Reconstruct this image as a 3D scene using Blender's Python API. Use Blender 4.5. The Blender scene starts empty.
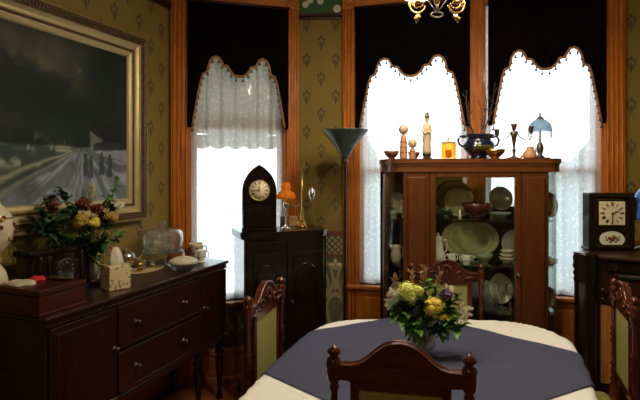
import bpy, bmesh, math, random
from mathutils import Vector, Matrix
import numpy as np
random.seed(7)
PI = math.pi
C = bpy.context.scene.collection
F = 490.0; HORIZON = 172; H = 1.6      # level camera, focal length and horizon in picture units
# ------------------------------------------------------------ measuring helpers (plan positions of things)
def ray(x, y):
    return ((x-320)/F, 1.0, (HORIZON-y)/F)
def at_z(x, y, z):
    r = ray(x, y); t = (z-H)/r[2]; return (r[0]*t, r[1]*t)
def at_y(x, y, Y):
    r = ray(x, y); t = Y/r[1]; return (r[0]*t, Y, H+r[2]*t)
def hit(x, w, az):
    d = (math.sin(math.radians(az)), math.cos(math.radians(az)))
    r = ray(x, 172); k = r[0]/r[1]
    t = (k*w[1]-w[0])/(d[0]-k*d[1]); return (w[0]+d[0]*t, w[1]+d[1]*t, t)

# ------------------------------------------------------------ materials
def new_mat(name):
    m = bpy.data.materials.new(name); m.use_nodes = True
    nt = m.node_tree; b = nt.nodes['Principled BSDF']
    return m, nt, b
def setp(b, **k):
    names = dict(color='Base Color', rough='Roughness', metal='Metallic', coat='Coat Weight', coat_rough='Coat Roughness',
                 trans='Transmission Weight', ior='IOR', alpha='Alpha', emis='Emission Color', estr='Emission Strength', spec='Specular IOR Level', sheen='Sheen Weight')
    for a, v in k.items():
        if a in ('color', 'emis'): v = (*v, 1)
        b.inputs[names[a]].default_value = v
def node(nt, t, **kw):
    n = nt.nodes.new(t)
    for k, v in kw.items(): setattr(n, k, v)
    return n
def mixcol(nt, fac, a, b):
    n = node(nt, 'ShaderNodeMix', data_type='RGBA')
    for key, val in ((0, fac), (6, a), (7, b)):
        if hasattr(val, 'links'): nt.links.new(val, n.inputs[key])
        else: n.inputs[key].default_value = val if not isinstance(val, tuple) or len(val) == 4 else (*val, 1)
    return n.outputs[2]
def plain(name, color, rough=.5, metal=0, vary=.15, scale=30, bump=0, **k):
    m, nt, b = new_mat(name); setp(b, color=color, rough=rough, metal=metal, **k)
    tc = node(nt, 'ShaderNodeTexCoord'); ns = node(nt, 'ShaderNodeTexNoise'); ns.inputs['Scale'].default_value = scale
    ns.inputs['Detail'].default_value = 4
    nt.links.new(tc.outputs['Object'], ns.inputs['Vector'])
    d = tuple(c*(1-vary) for c in color); l = tuple(min(1, c*(1+vary)) for c in color)
    nt.links.new(mixcol(nt, ns.outputs['Fac'], d, l), b.inputs['Base Color'])
    if bump:
        bp = node(nt, 'ShaderNodeBump'); bp.inputs['Strength'].default_value = bump; bp.inputs['Distance'].default_value = .003
        nt.links.new(ns.outputs['Fac'], bp.inputs['Height']); nt.links.new(bp.outputs[0], b.inputs['Normal'])
    return m
def wood(name, c1, c2, axis='x', rough=.35, coat=.3, scale=6):
    m, nt, b = new_mat(name); setp(b, rough=rough, coat=coat, coat_rough=.15, spec=.35)
    tc = node(nt, 'ShaderNodeTexCoord'); mp = node(nt, 'ShaderNodeMapping')
    s = {'x': (1, 9, 9), 'y': (9, 1, 9), 'z': (9, 9, 1)}[axis]
    mp.inputs['Scale'].default_value = s
    nt.links.new(tc.outputs['Object'], mp.inputs[0])
    ns = node(nt, 'ShaderNodeTexNoise'); ns.inputs['Scale'].default_value = scale; ns.inputs['Detail'].default_value = 6; ns.inputs['Distortion'].default_value = .6
    nt.links.new(mp.outputs[0], ns.inputs['Vector'])
    r = node(nt, 'ShaderNodeValToRGB'); r.color_ramp.elements[0].position = .3; r.color_ramp.elements[1].position = .7
    r.color_ramp.elements[0].color = (*c1, 1); r.color_ramp.elements[1].color = (*c2, 1)
    nt.links.new(ns.outputs['Fac'], r.inputs[0]); nt.links.new(r.outputs[0], b.inputs['Base Color'])
    bp = node(nt, 'ShaderNodeBump'); bp.inputs['Strength'].default_value = .12; bp.inputs['Distance'].default_value = .002
    nt.links.new(ns.outputs['Fac'], bp.inputs['Height']); nt.links.new(bp.outputs[0], b.inputs['Normal'])
    return m
def clear_glass(name, tint=(1, 1, 1), refl=1.0, milk=0):
    m, nt, b = new_mat(name); nt.nodes.remove(b)
    out = nt.nodes['Material Output']
    tr = node(nt, 'ShaderNodeBsdfTransparent'); tr.inputs[0].default_value = (*tint, 1)
    gl = node(nt, 'ShaderNodeBsdfGlossy'); gl.inputs['Roughness'].default_value = .03
    lw = node(nt, 'ShaderNodeLayerWeight'); lw.inputs[0].default_value = .5; E.nt = nt; q = E(lw.outputs['Facing']); mu = (E.op('POWER', q, 3.0)*.55+.045)*refl
    mu = node(nt, 'ShaderNodeMath', operation='MINIMUM') if False else mu
    mx = node(nt, 'ShaderNodeMixShader'); nt.links.new(mu.v, mx.inputs[0])
    nt.links.new(tr.outputs[0], mx.inputs[1]); nt.links.new(gl.outputs[0], mx.inputs[2])
    if milk:
        df = node(nt, 'ShaderNodeBsdfDiffuse'); df.inputs[0].default_value = (.9, .92, .9, 1)
        m3 = node(nt, 'ShaderNodeMixShader'); m3.inputs[0].default_value = milk; nt.links.new(mx.outputs[0], m3.inputs[1]); nt.links.new(df.outputs[0], m3.inputs[2]); mx = m3
    nt.links.new(mx.outputs[0], out.inputs[0])
    return m
class E:   # arithmetic on shader values
    nt = None
    def __init__(s, v): s.v = v
    @staticmethod
    def op(o, *a, clamp=False):
        n = node(E.nt, 'ShaderNodeMath', operation=o); n.use_clamp = clamp
        for i, x in enumerate(a):
            x = x.v if isinstance(x, E) else x
            if hasattr(x, 'links'): E.nt.links.new(x, n.inputs[i])
            else: n.inputs[i].default_value = x
        return E(n.outputs[0])
    def __add__(s, o): return E.op('ADD', s, o)
    def __sub__(s, o): return E.op('SUBTRACT', s, o)
    def __rsub__(s, o): return E.op('SUBTRACT', o, s)
    def __mul__(s, o): return E.op('MULTIPLY', s, o)
    def __truediv__(s, o): return E.op('DIVIDE', s, o)
    __radd__ = __add__; __rmul__ = __mul__
def fr(a): return E.op('FRACT', a)
def ab(a): return E.op('ABSOLUTE', a)
def mx(*a):
    r = a[0]
    for x in a[1:]: r = E.op('MAXIMUM', r, x)
    return r
def lt(a, b): return E.op('LESS_THAN', a, b)
def gt(a, b): return E.op('GREATER_THAN', a, b)
def ell(x, y, cx, cy, rx, ry):
    u = (x-cx)/rx; v = (y-cy)/ry
    return E.op('SQRT', u*u+v*v)
def disc(*a): return lt(ell(*a), 1.0)
def ring(x, y, cx, cy, rx, ry, w): return lt(ab(ell(x, y, cx, cy, rx, ry)-1.0), w)
def wallpaper(dado_on=True):
    m, nt, b = new_mat('olive_wallpaper'); E.nt = nt; setp(b, rough=.75)
    tc = node(nt, 'ShaderNodeTexCoord'); sx = node(nt, 'ShaderNodeSeparateXYZ'); nt.links.new(tc.outputs['Object'], sx.inputs[0])
    X, Z = E(sx.outputs['X']), E(sx.outputs['Z'])
    def motif(ox, oz):
        x = (fr((X-ox)/.232+.5)-.5)*.232; z = (fr((Z-oz)/.29+.5)-.5)*.29
        return mx(ring(x, z, 0, .002, .024, .032, .2), disc(x, z, 0, .042, .011, .015), disc(x, z, 0, -.008, .009, .018),
                  disc(x, z, .024, .024, .008, .01), disc(x, z, -.024, .024, .008, .01), disc(x, z, 0, -.04, .009, .014), disc(x, z, 0, -.058, .004, .01))
    mo = mx(motif(.07, 2.785), motif(.186, 2.64))
    ns = node(nt, 'ShaderNodeTexNoise'); ns.inputs['Scale'].default_value = 60; nt.links.new(tc.outputs['Object'], ns.inputs['Vector'])
    base = mixcol(nt, ns.outputs['Fac'], (.168, .112, .013), (.215, .14, .018))
    up = mixcol(nt, (mo*.8).v, base, (.05, .032, .012))
    # dado border: trellis, flower row, palmettes
    dx = fr((X+Z)/.05); dy = fr((X-Z)/.05)
    trel = mx(lt(ab(dx-.5), .14), lt(ab(dy-.5), .14))
    fx = (fr(X/.2+.5)-.5)*.2
    fx2 = (fr(X/.2)-.5)*.2
    arc = mx(ring(fx, Z, 0, .74, .08, .14, .12), ring(fx, Z, 0, .70, .045, .09, .2), disc(fx, Z, 0, .88, .02, .04), disc(fx2, Z, 0, .84, .03, .022),
             disc(fx2, Z, 0, .70, .02, .05), ring(fx2, Z, 0, .5, .07, .12, .15), ring(fx, Z, 0, .42, .05, .1, .2), disc(fx, Z, 0, .55, .025, .03), lt(ab(fx), .006))
    flower = mx(disc(fx2, Z, -.03, .86, .022, .014), disc(fx2, Z, .03, .86, .022, .014), disc(fx2, Z, 0, .885, .012, .02))
    lower = mixcol(nt, arc.v, (.10, .10, .045), (.30, .25, .12))
    lower = mixcol(nt, flower.v, lower, (.55, .46, .28))
    tre = mixcol(nt, trel.v, (.28, .24, .12), (.06, .05, .02))
    dado = mixcol(nt, gt(Z, .935).v, lower, tre)
    dado = mixcol(nt, mx(gt(Z, 1.085), lt(ab(Z-.93), .012)).v, dado, (.14, .04, .025))
    col = mixcol(nt, gt(Z, 1.125 if dado_on else .2).v, dado, up)
    # frieze above the picture rail
    vo = node(nt, 'ShaderNodeTexVoronoi'); vo.inputs['Scale'].default_value = 9; nt.links.new(tc.outputs['Object'], vo.inputs['Vector'])
    fl = lt(E(vo.outputs['Distance']), .28)
    fz = mixcol(nt, fl.v, (.03, .09, .03), (.55, .55, .42))
    col = mixcol(nt, gt(Z, 2.87).v, col, fz)
    nt.links.new(col, b.inputs['Base Color'])
    return m
def lace(name, dens):
    m, nt, b = new_mat(name); nt.nodes.remove(b); E.nt = nt
    out = nt.nodes['Material Output']
    tc = node(nt, 'ShaderNodeTexCoord'); sx = node(nt, 'ShaderNodeSeparateXYZ'); nt.links.new(tc.outputs['Object'], sx.inputs[0])
    vo = node(nt, 'ShaderNodeTexVoronoi'); vo.inputs['Scale'].default_value = 34; nt.links.new(tc.outputs['Object'], vo.inputs['Vector'])
    ns = node(nt, 'ShaderNodeTexNoise'); ns.inputs['Scale'].default_value = 9; ns.inputs['Detail'].default_value = 3; nt.links.new(tc.outputs['Object'], ns.inputs['Vector'])
    spots = lt(E(vo.outputs['Distance'])+(E(ns.outputs['Fac'])-.5)*.8, .33)
    fac = E.op('MINIMUM', spots*.16+dens, .97)
    tr = node(nt, 'ShaderNodeBsdfTransparent'); tl = node(nt, 'ShaderNodeBsdfTranslucent'); df = node(nt, 'ShaderNodeBsdfDiffuse')
    tl.inputs[0].default_value = (.66, .72, .74, 1); df.inputs[0].default_value = (.7, .7, .66, 1)
    m1 = node(nt, 'ShaderNodeMixShader'); m1.inputs[0].default_value = .45
    nt.links.new(tl.outputs[0], m1.inputs[1]); nt.links.new(df.outputs[0], m1.inputs[2])
    m2 = node(nt, 'ShaderNodeMixShader'); nt.links.new(fac.v, m2.inputs[0]); nt.links.new(tr.outputs[0], m2.inputs[1]); nt.links.new(m1.outputs[0], m2.inputs[2])
    nt.links.new(m2.outputs[0], out.inputs[0])
    return m
def translucent(name, col, frac=.5, trans=0.0):
    m, nt, b = new_mat(name); nt.nodes.remove(b)
    out = nt.nodes['Material Output']
    tl = node(nt, 'ShaderNodeBsdfTranslucent'); df = node(nt, 'ShaderNodeBsdfPrincipled'); tr = node(nt, 'ShaderNodeBsdfTransparent')
    tl.inputs[0].default_value = (*col, 1); df.inputs[0].default_value = (*col, 1); df.inputs['Roughness'].default_value = .3
    m1 = node(nt, 'ShaderNodeMixShader'); m1.inputs[0].default_value = 1-frac
    nt.links.new(tl.outputs[0], m1.inputs[1]); nt.links.new(df.outputs[0], m1.inputs[2])
    m2 = node(nt, 'ShaderNodeMixShader'); m2.inputs[0].default_value = trans
    tr.inputs[0].default_value = (*[c**.5 for c in col], 1) if trans else (1, 1, 1, 1)
    nt.links.new(m1.outputs[0], m2.inputs[1]); nt.links.new(tr.outputs[0], m2.inputs[2]); nt.links.new(m2.outputs[0], out.inputs[0])
    return m
def vcol(name, rough=.6, coat=0):
    m, nt, b = new_mat(name); setp(b, rough=rough, coat=coat, spec=.2)
    a = node(nt, 'ShaderNodeVertexColor'); a.layer_name = 'paint'
    nt.links.new(a.outputs['Color'], b.inputs['Base Color'])
    return m
M = {}
M['paper'] = wallpaper(); M['paper_plain'] = wallpaper(False)
M['oak'] = wood('varnished_oak', (.30, .075, .003), (.50, .15, .007), 'z', .5, .05)
M['oakx'] = wood('varnished_oak_cross', (.32, .088, .010), (.50, .165, .018), 'x', .45, .1)
M['mahog'] = wood('mahogany', (.016, .004, .002), (.036, .010, .004), 'x', .33, .3)
M['mahogz'] = wood('mahogany_upright', (.014, .0035, .0015), (.032, .009, .0035), 'z', .33, .3)
M['chair'] = wood('chair_mahogany', (.048, .009, .003), (.10, .020, .006), 'x', .25, .4)
M['cab'] = wood('cabinet_mahogany', (.07, .020, .004), (.115, .033, .007), 'z', .4, .2)
M['cabx'] = wood('cabinet_mahogany_cross', (.085, .026, .006), (.14, .042, .010), 'x', .4, .2)
M['chest'] = wood('chest_wood', (.03, .005, .003), (.065, .012, .006), 'x', .35, .3)
M['skirt'] = wood('skirting_oak', (.42, .11, .02), (.60, .19, .035), 'x', .4, .2)
M['dark'] = wood('dark_walnut', (.005, .0022, .0016), (.012, .005, .0035), 'z', .25, .4)
M['lacq'] = plain('black_lacquer', (.010, .006, .005), .12, coat=.8)
M['veneer'] = wood('orange_veneer', (.30, .11, .025), (.46, .19, .05), 'z', .4, .3)
M['black'] = plain('black_metal', (.012, .012, .012), .35)
M['velvet'] = plain('dark_velvet', (.0025, .0012, .0012), .95, spec=.05)
M['trim'] = plain('gold_braid', (.30, .14, .05), .7, bump=.6, scale=150)
M['brass'] = plain('brass', (.62, .38, .10), .25, 1)
M['dimbrass'] = plain('aged_brass', (.62, .47, .20), .3, .55)
M['pewter'] = plain('dark_bronze', (.13, .10, .075), .35, .8)
M['silver'] = plain('silver', (.78, .76, .72), .12, 1, vary=.05)
M['silverp'] = plain('polished_plate', (.85, .82, .70), .2, .35, vary=.05)
M['gold'] = plain('gilt_plaster', (.24, .16, .06), .4, .5, scale=60, bump=.8, vary=.5)
M['gilt_dark'] = plain('dark_gilt_carving', (.12, .075, .03), .5, .4, scale=90, bump=.8)
M['liner'] = plain('silvered_cove', (.46, .36, .17), .4, .4, scale=20)
M['white'] = plain('white_china', (.72, .69, .58), .18, vary=.04)
M['cream'] = plain('cream_china', (.62, .54, .36), .2, vary=.06)
M['ivory'] = plain('ivory', (.55, .42, .24), .4, vary=.1)
M['tan'] = plain('painted_wood', (.48, .24, .11), .5, vary=.2)
M['redwood'] = plain('turned_red_wood', (.16, .05, .03), .4)
M['cloth'] = plain('white_tablecloth', (.86, .84, .77), .85, vary=.03, scale=8, bump=.3)
M['blue'] = plain('blue_grey_cloth', (.050, .058, .108), .85, vary=.12, scale=14, bump=.5)
M['cane'] = plain('olive_upholstery', (.30, .28, .075), .8, scale=120, bump=.7, vary=.3)
M['leaf'] = plain('leaf_green', (.09, .24, .035), .45, vary=.4, scale=25)
M['leafd'] = plain('dark_leaf', (.025, .07, .022), .45, vary=.4, scale=25)
M['stem'] = plain('green_stem', (.07, .12, .03), .6)
M['twig'] = plain('brown_twig', (.04, .022, .018), .8)
M['yellow'] = plain('yellow_petal', (.85, .66, .08), .6, vary=.25, scale=60)
M['lime'] = plain('lime_petal', (.80, .84, .22), .6, vary=.2, scale=60)
M['purple'] = plain('purple_petal', (.10, .035, .12), .6, vary=.3)
M['mauve'] = plain('mauve_petal', (.38, .18, .28), .6, vary=.3)
M['whitepetal'] = plain('white_petal', (.88, .84, .66), .6)
M['rust'] = plain('rust_petal', (.16, .028, .008), .6, vary=.3)
M['ochre'] = plain('ochre_petal', (.42, .28, .05), .6, vary=.3)
M['plume'] = plain('dry_grass', (.36, .22, .10), .8)
M['glass'] = clear_glass('clear_glass', (.97, .98, .97), 1.0)
M['cabglass'] = clear_glass('cabinet_glass', (.93, .95, .93), .8)
M['shelfglass'] = clear_glass('shelf_glass', (.80, .86, .82), .9)
M['cutglass'] = clear_glass('cut_glass', (.96, .98, .98), 2.2, .045)
M['amberglass'] = clear_glass('amber_glass', (1, .78, .40), 1.2, .0)
M['shadeamber'] = translucent('amber_shade', (1, .52, .06), .75, .35)
M['shadeblue'] = translucent('pale_blue_shade', (.60, .80, .95), .7, .35)
M['fringe'] = translucent('bead_fringe', (.85, .92, .96), .6, .1)
M['ruby'] = plain('ruby_glass', (.10, .018, .012), .08, coat=.8)
M['potblue'] = plain('blue_glaze', (.005, .009, .028), .1, vary=.5, scale=12, coat=.8)
M['potgreen'] = plain('olive_glaze', (.06, .055, .014), .12, vary=.5, scale=9, coat=.6)
M['dial'] = plain('clock_dial', (.74, .64, .42), .5, vary=.04)
M['ink'] = plain('dial_ink', (.02, .015, .01), .5)
M['red'] = plain('red_cloth', (.55, .015, .02), .7)
M['pale'] = plain('pale_doily', (.55, .48, .36), .8, bump=.5)
M['doily'] = plain('gold_doily', (.55, .40, .20), .8, scale=80, bump=.6)
M['mirror'] = plain('mirror', (.75, .78, .75), .03, 1, vary=.01)
M['greenc'] = plain('green_celadon', (.20, .26, .14), .2)
M['platter'] = plain('sage_platter', (.72, .64, .32), .25, vary=.25, scale=16)
M['plaster'] = plain('ceiling_plaster', (.55, .48, .35), .9)
M['floor'] = wood('red_oak_floor', (.17, .045, .02), (.30, .09, .04), 'y', .3, .3)
M['lace'] = lace('lace_sheer', .72)
M['lacel'] = lace('lace_panel', .72)
M['roller'] = translucent('roller_shade', (.27, .23, .155), .6, 0)
M['bronzebowl'] = plain('mottled_bronze', (.07, .10, .075), .4, .3, vary=.98, scale=22)
m_, nt_, b_ = new_mat('floral_box'); setp(b_, rough=.6); E.nt = nt_
tc_ = node(nt_, 'ShaderNodeTexCoord'); v_ = node(nt_, 'ShaderNodeTexVoronoi'); v_.inputs['Scale'].default_value = 48; n_ = node(nt_, 'ShaderNodeTexNoise'); n_.inputs['Scale'].default_value = 90
nt_.links.new(tc_.outputs['Object'], v_.inputs['Vector']); nt_.links.new(tc_.outputs['Object'], n_.inputs['Vector'])
nt_.links.new(mixcol(nt_, (lt(E(v_.outputs['Distance'])+(E(n_.outputs['Fac'])-.5)*1.2, .38)*.75).v, (.62, .50, .26), (.16, .07, .03)), b_.inputs['Base Color']); M['tissuebox'] = m_
M['tissue'] = translucent('tissue_paper', (.78, .74, .64), .3, 0)
M['lawn'] = plain('pale_paving', (.5, .5, .48), .95, scale=2, vary=.4)
M['hedge'] = plain('hedge', (.075, .10, .092), .9, scale=5, vary=.5)
M['lampglass'] = None
m_, nt_, b_ = new_mat('lit_frosted_glass'); setp(b_, color=(.9, .8, .6), emis=(1, .72, .42), estr=3, rough=.4); M['lampglass'] = m_
tr_ = node(nt_, 'ShaderNodeBsdfTransparent'); mx_ = node(nt_, 'ShaderNodeMixShader'); mx_.inputs[0].default_value = .4
nt_.links.new(b_.outputs[0], mx_.inputs[1]); nt_.links.new(tr_.outputs[0], mx_.inputs[2]); nt_.links.new(mx_.outputs[0], nt_.nodes['Material Output'].inputs[0])

# ------------------------------------------------------------ mesh builder
class MB:
    def __init__(s): s.v = []; s.f = []; s.mi = []; s.sm = []; s.col = None; s.cur = 0
    def add(s, vs, fs, smooth=False, T=None):
        n = len(s.v)
        s.v += [tuple(T @ Vector(v)) if T else tuple(v) for v in vs]
        for f in fs: s.f.append(tuple(i+n for i in f)); s.mi.append(s.cur); s.sm.append(smooth)
        return s
    def box(s, x0, x1, y0, y1, z0, z1, T=None, bev=0):
        if bev:
            b = min(bev, abs(x1-x0)/2.2, abs(y1-y0)/2.2, abs(z1-z0)/2.2)
            # chamfered box: three nested shells
            vs = []; idx = {}
            for a in (0, 1, 2):
                for i in (0, 1):
                    for j in (0, 1):
                        for k in (0, 1):
                            p = [x0 if i == 0 else x1, y0 if j == 0 else y1, z0 if k == 0 else z1]
                            sg = [1 if i == 0 else -1, 1 if j == 0 else -1, 1 if k == 0 else -1]
                            for q in range(3):
                                if q != a: p[q] += sg[q]*b
                            idx[(a, i, j, k)] = len(vs); vs.append(tuple(p))
            fs = []
            def q(a, l): fs.append(tuple(idx[x] for x in l))
            for i in (0, 1): q(0, [(0, i, 0, 0), (0, i, 1, 0), (0, i, 1, 1), (0, i, 0, 1)])
            for j in (0, 1): q(1, [(1, 0, j, 0), (1, 1, j, 0), (1, 1, j, 1), (1, 0, j, 1)])
            for k in (0, 1): q(2, [(2, 0, 0, k), (2, 1, 0, k), (2, 1, 1, k), (2, 0, 1, k)])
            for i in (0, 1):
                for j in (0, 1):
                    fs.append((idx[(0, i, j, 0)], idx[(0, i, j, 1)], idx[(1, i, j, 1)], idx[(1, i, j, 0)]))
                    fs.append((idx[(0, i, 0, j)], idx[(0, i, 1, j)], idx[(2, i, 1, j)], idx[(2, i, 0, j)]))
                    fs.append((idx[(1, 0, i, j)], idx[(1, 1, i, j)], idx[(2, 1, i, j)], idx[(2, 0, i, j)]))
                    for k in (0, 1): fs.append((idx[(0, i, j, k)], idx[(1, i, j, k)], idx[(2, i, j, k)]))
            return s.add(vs, fs, False, T)
        vs = [(x, y, z) for x in (x0, x1) for y in (y0, y1) for z in (z0, z1)]
        return s.add(vs, [(0, 1, 3, 2), (4, 6, 7, 5), (0, 4, 5, 1), (2, 3, 7, 6), (0, 2, 6, 4), (1, 5, 7, 3)], False, T)
    def lathe(s, prof, c=(0, 0, 0), n=24, T=None, sx=1, sy=1, cap=True, wob=None):
        vs = []; fs = []
        for i, (r, z) in enumerate(prof):
            for k in range(n):
                a = 2*PI*k/n; rr = r*(1+(wob(a, i) if wob else 0))
                vs.append((c[0]+rr*math.cos(a)*sx, c[1]+rr*math.sin(a)*sy, c[2]+z))
        for i in range(len(prof)-1):
            for k in range(n):
                k2 = (k+1) % n
                fs.append((i*n+k, i*n+k2, (i+1)*n+k2, (i+1)*n+k))
        if cap:
            if prof[0][0] > 1e-5: fs.append(tuple(range(n-1, -1, -1)))
            if prof[-1][0] > 1e-5: fs.append(tuple((len(prof)-1)*n+k for k in range(n)))
        return s.add(vs, fs, True, T)
    def tube(s, pts, r, n=8, T=None, closed=False):
        P = [Vector(p) for p in pts]; R = r if isinstance(r, (list, tuple)) else [r]*len(P)
        vs = []; fs = []; L = len(P); up = None
        for i, p in enumerate(P):
            if closed: t = (P[(i+1) % L]-P[i-1])
            else: t = (P[min(i+1, L-1)]-P[max(i-1, 0)])
            t = t.normalized() if t.length > 1e-9 else Vector((0, 0, 1))
            if up is None: up = Vector((0, 0, 1)) if abs(t.z) < .9 else Vector((1, 0, 0))
            a = t.cross(up)
            if a.length < 1e-4: a = t.cross(Vector((.3, 1, .2)))
            a.normalize(); b = a.cross(t).normalized(); up = b
            for k in range(n):
                q = 2*PI*k/n; vs.append(p+a*math.cos(q)*R[i]+b*math.sin(q)*R[i])
        for i in range(L if closed else L-1):
            j = (i+1) % L
            for k in range(n):
                k2 = (k+1) % n; fs.append((i*n+k, i*n+k2, j*n+k2, j*n+k))
        if not closed: fs += [tuple(range(n-1, -1, -1)), tuple((L-1)*n+k for k in range(n))]
        return s.add(vs, fs, True, T)
    def ball(s, c, r, n=12, T=None, sz=1, sx=1, sy=1):
        m = max(4, n//2)
        return s.lathe([(max(1e-6, math.sin(PI*i/m)*r), -math.cos(PI*i/m)*r*sz) for i in range(m+1)], c, n, T, sx, sy, cap=False)
    def prism(s, pts, y0, y1, T=None, smooth=False):   # outline in x-z, extruded along y
        n = len(pts); vs = [(x, y0, z) for x, z in pts]+[(x, y1, z) for x, z in pts]
        fs = [tuple(range(n)), tuple(range(2*n-1, n-1, -1))]+[(i, i+n, (i+1) % n+n, (i+1) % n) for i in range(n)]
        return s.add(vs, fs, smooth, T)
    def slab(s, pts, z0, z1, T=None):                  # outline in x-y, extruded along z
        n = len(pts); vs = [(x, y, z0) for x, y in pts]+[(x, y, z1) for x, y in pts]
        fs = [tuple(range(n-1, -1, -1)), tuple(range(n, 2*n))]+[(i, (i+1) % n, (i+1) % n+n, i+n) for i in range(n)]
        return s.add(vs, fs, False, T)
    def grid(s, fn, nu, nv, T=None):
        vs = [fn(i/nu, j/nv) for j in range(nv+1) for i in range(nu+1)]
        fs = [(j*(nu+1)+i, j*(nu+1)+i+1, (j+1)*(nu+1)+i+1, (j+1)*(nu+1)+i) for j in range(nv) for i in range(nu)]
        return s.add(vs, fs, True, T)
    def leaf(s, base, d, L, w, droop=.3, nrm=None):
        d = Vector(d).normalized(); b = Vector(base)
        side = d.cross(Vector(nrm) if nrm else Vector((0, 0, 1)))
        if side.length < .05: side = Vector((1, 0, 0))
        side.normalize(); up = side.cross(d).normalized()
        vs = []; N = 5
        for i in range(N+1):
            t = i/N; ww = w*math.sin(PI*min(1, t**.8))*.5
            c = b+d*L*t-Vector((0, 0, 1))*droop*L*t*t
            vs += [c-side*ww+up*ww*.3, c, c+side*ww+up*ww*.3]
        fs = []
        for i in range(N):
            a = i*3; fs += [(a, a+1, a+4, a+3), (a+1, a+2, a+5, a+4)]
        return s.add(vs, fs, True)
    def florets(s, c, r, n, pet, sz=1):
        for i in range(n):
            z = 1-2*(i+.5)/n; a = i*2.39996; q = math.sqrt(1-z*z)
            d = Vector((q*math.cos(a), q*math.sin(a), z))
            p = Vector(c)+Vector((d.x*r, d.y*r, d.z*r*sz))*random.uniform(.82, 1.08)
            u = d.orthogonal().normalized(); v = d.cross(u)
            t = random.random()*PI; u, v = u*math.cos(t)+v*math.sin(t), v*math.cos(t)-u*math.sin(t)
            for k in range(4):
                e = (u, v, -u, -v)[k]; g = (v, -u, -v, u)[k]
                s.add([p, p+(e+g)*pet*.38+d*pet*.15, p+e*pet+d*pet*.3, p+(e-g)*pet*.38+d*pet*.15], [(0, 1, 2, 3)], True)
        return s
    def build(s, name, mats, parent=None, loc=None, rotz=0, solid=0):
        me = bpy.data.meshes.new(name); me.from_pydata([tuple(v) for v in s.v], [], s.f)
        if not isinstance(mats, (list, tuple)): mats = [mats]
        for m in mats: me.materials.append(m)
        me.polygons.foreach_set('material_index', s.mi); me.polygons.foreach_set('use_smooth', s.sm)
        if s.col is not None:
            ca = me.color_attributes.new('paint', 'FLOAT_COLOR', 'POINT')
            ca.data.foreach_set('color', np.array([(*c, 1) for c in s.col], dtype=np.float32).ravel())
        me.update()
        bm = bmesh.new(); bm.from_mesh(me)
        if s.col is None: bmesh.ops.remove_doubles(bm, verts=bm.verts, dist=1e-6)
        bmesh.ops.recalc_face_normals(bm, faces=bm.faces); bm.to_mesh(me); bm.free()
        o = bpy.data.objects.new(name, me); C.objects.link(o)
        if loc: o.location = loc
        o.rotation_euler = (0, 0, rotz)
        if parent: o.parent = parent
        if solid:
            md = o.modifiers.new('thickness', 'SOLIDIFY'); md.thickness = solid; md.offset = 0
        return o
def tag(o, label, cat, group=None):
    o['label'] = label; o['category'] = cat
    if group: o['group'] = group
    return o
def thing(name, label, cat, loc=(0, 0, 0), rotz=0, group=None):
    o = bpy.data.objects.new(name, None); C.objects.link(o); o.empty_display_size = .05
    o.location = loc; o.rotation_euler = (0, 0, rotz)
    return tag(o, label, cat, group)
def struct(o): o['kind'] = 'structure'; return o
def dup(root, loc, rotz, label):
    r = root.copy(); C.objects.link(r); r.location = loc; r.rotation_euler = (0, 0, rotz); r['label'] = label
    for ch in list(root.children):
        c = ch.copy(); C.objects.link(c); c.parent = r
        for g in list(ch.children):
            d = g.copy(); C.objects.link(d); d.parent = c
    return r
def RZ(az): return math.radians(90-az)     # local +x runs along azimuth az, interior is local -y

# ------------------------------------------------------------ room shell
c0 = (-1.139, 3.677); AZL = 20.6
dL = (math.sin(math.radians(AZL)), math.cos(math.radians(AZL)))
e0 = hit(298, c0, 75)[:2]; g0 = (.184, 3.923); K0 = hit(722, g0, 105)[:2]
def along(p, az, t): return (p[0]+math.sin(math.radians(az))*t, p[1]+math.cos(math.radians(az))*t)
back_l = along(c0, AZL, -5.6); 
TOP = 3.25; TH = .16
L23 = math.dist(g0, K0); L1 = math.dist(c0, e0); LC = math.dist(e0, g0); AZC = math.degrees(math.atan2(g0[0]-e0[0], g0[1]-e0[1]))
kr = along(K0, 200.6, 6.6)
# near wall: perpendicular to the left wall
def perp_corner():
    # intersection of right wall line with line through back_l direction 110.6
    d = (math.sin(math.radians(110.6)), math.cos(math.radians(110.6)))
    r = (math.sin(math.radians(200.6)), math.cos(math.radians(200.6)))
    det = d[0]*(-r[1])+r[0]*d[1]
    bx, by = K0[0]-back_l[0], K0[1]-back_l[1]
    t = (bx*(-r[1])+r[0]*by)/det
    return (back_l[0]+d[0]*t, back_l[1]+d[1]*t)
back_r = perp_corner()
poly = [c0, e0, g0, K0, back_r, back_l]
def outset(pts, d):
    cx = sum(p[0] for p in pts)/len(pts); cy = sum(p[1] for p in pts)/len(pts)
    return [(p[0]+(p[0]-cx)/math.hypot(p[0]-cx, p[1]-cy)*d, p[1]+(p[1]-cy)/math.hypot(p[0]-cx, p[1]-cy)*d) for p in pts]
big = outset(poly, .2)
struct(MB().slab(big, -.1, 0).build('floor', M['floor'], loc=(0, 0, 0)))
struct(MB().slab(big, TOP, TOP+.1).build('ceiling', M['plaster']))
def wall(name, P, az, L, openings=(), paper='paper'):
    """openings: (u0,u1,z0,z1)"""
    mb = MB(); cuts = sorted(openings); u = -.0
    for (a, b, z0, z1) in cuts:
        if a > u: mb.box(u, a, 0, TH, 0, TOP)
        mb.box(a, b, 0, TH, 0, z0); mb.box(a, b, 0, TH, z1, TOP); u = b
    mb.box(u, L, 0, TH, 0, TOP)
    return struct(mb.build(name, M[paper], loc=(P[0], P[1], 0), rotz=RZ(az)))
HEAD = 2.89
W1 = (.145, .905, .60, HEAD); W2 = (.113, .971, .71, HEAD); W3 = (1.064, 1.876, .71, HEAD)
wall('wall_left', back_l, AZL, 5.6, (), 'paper_plain')
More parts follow.
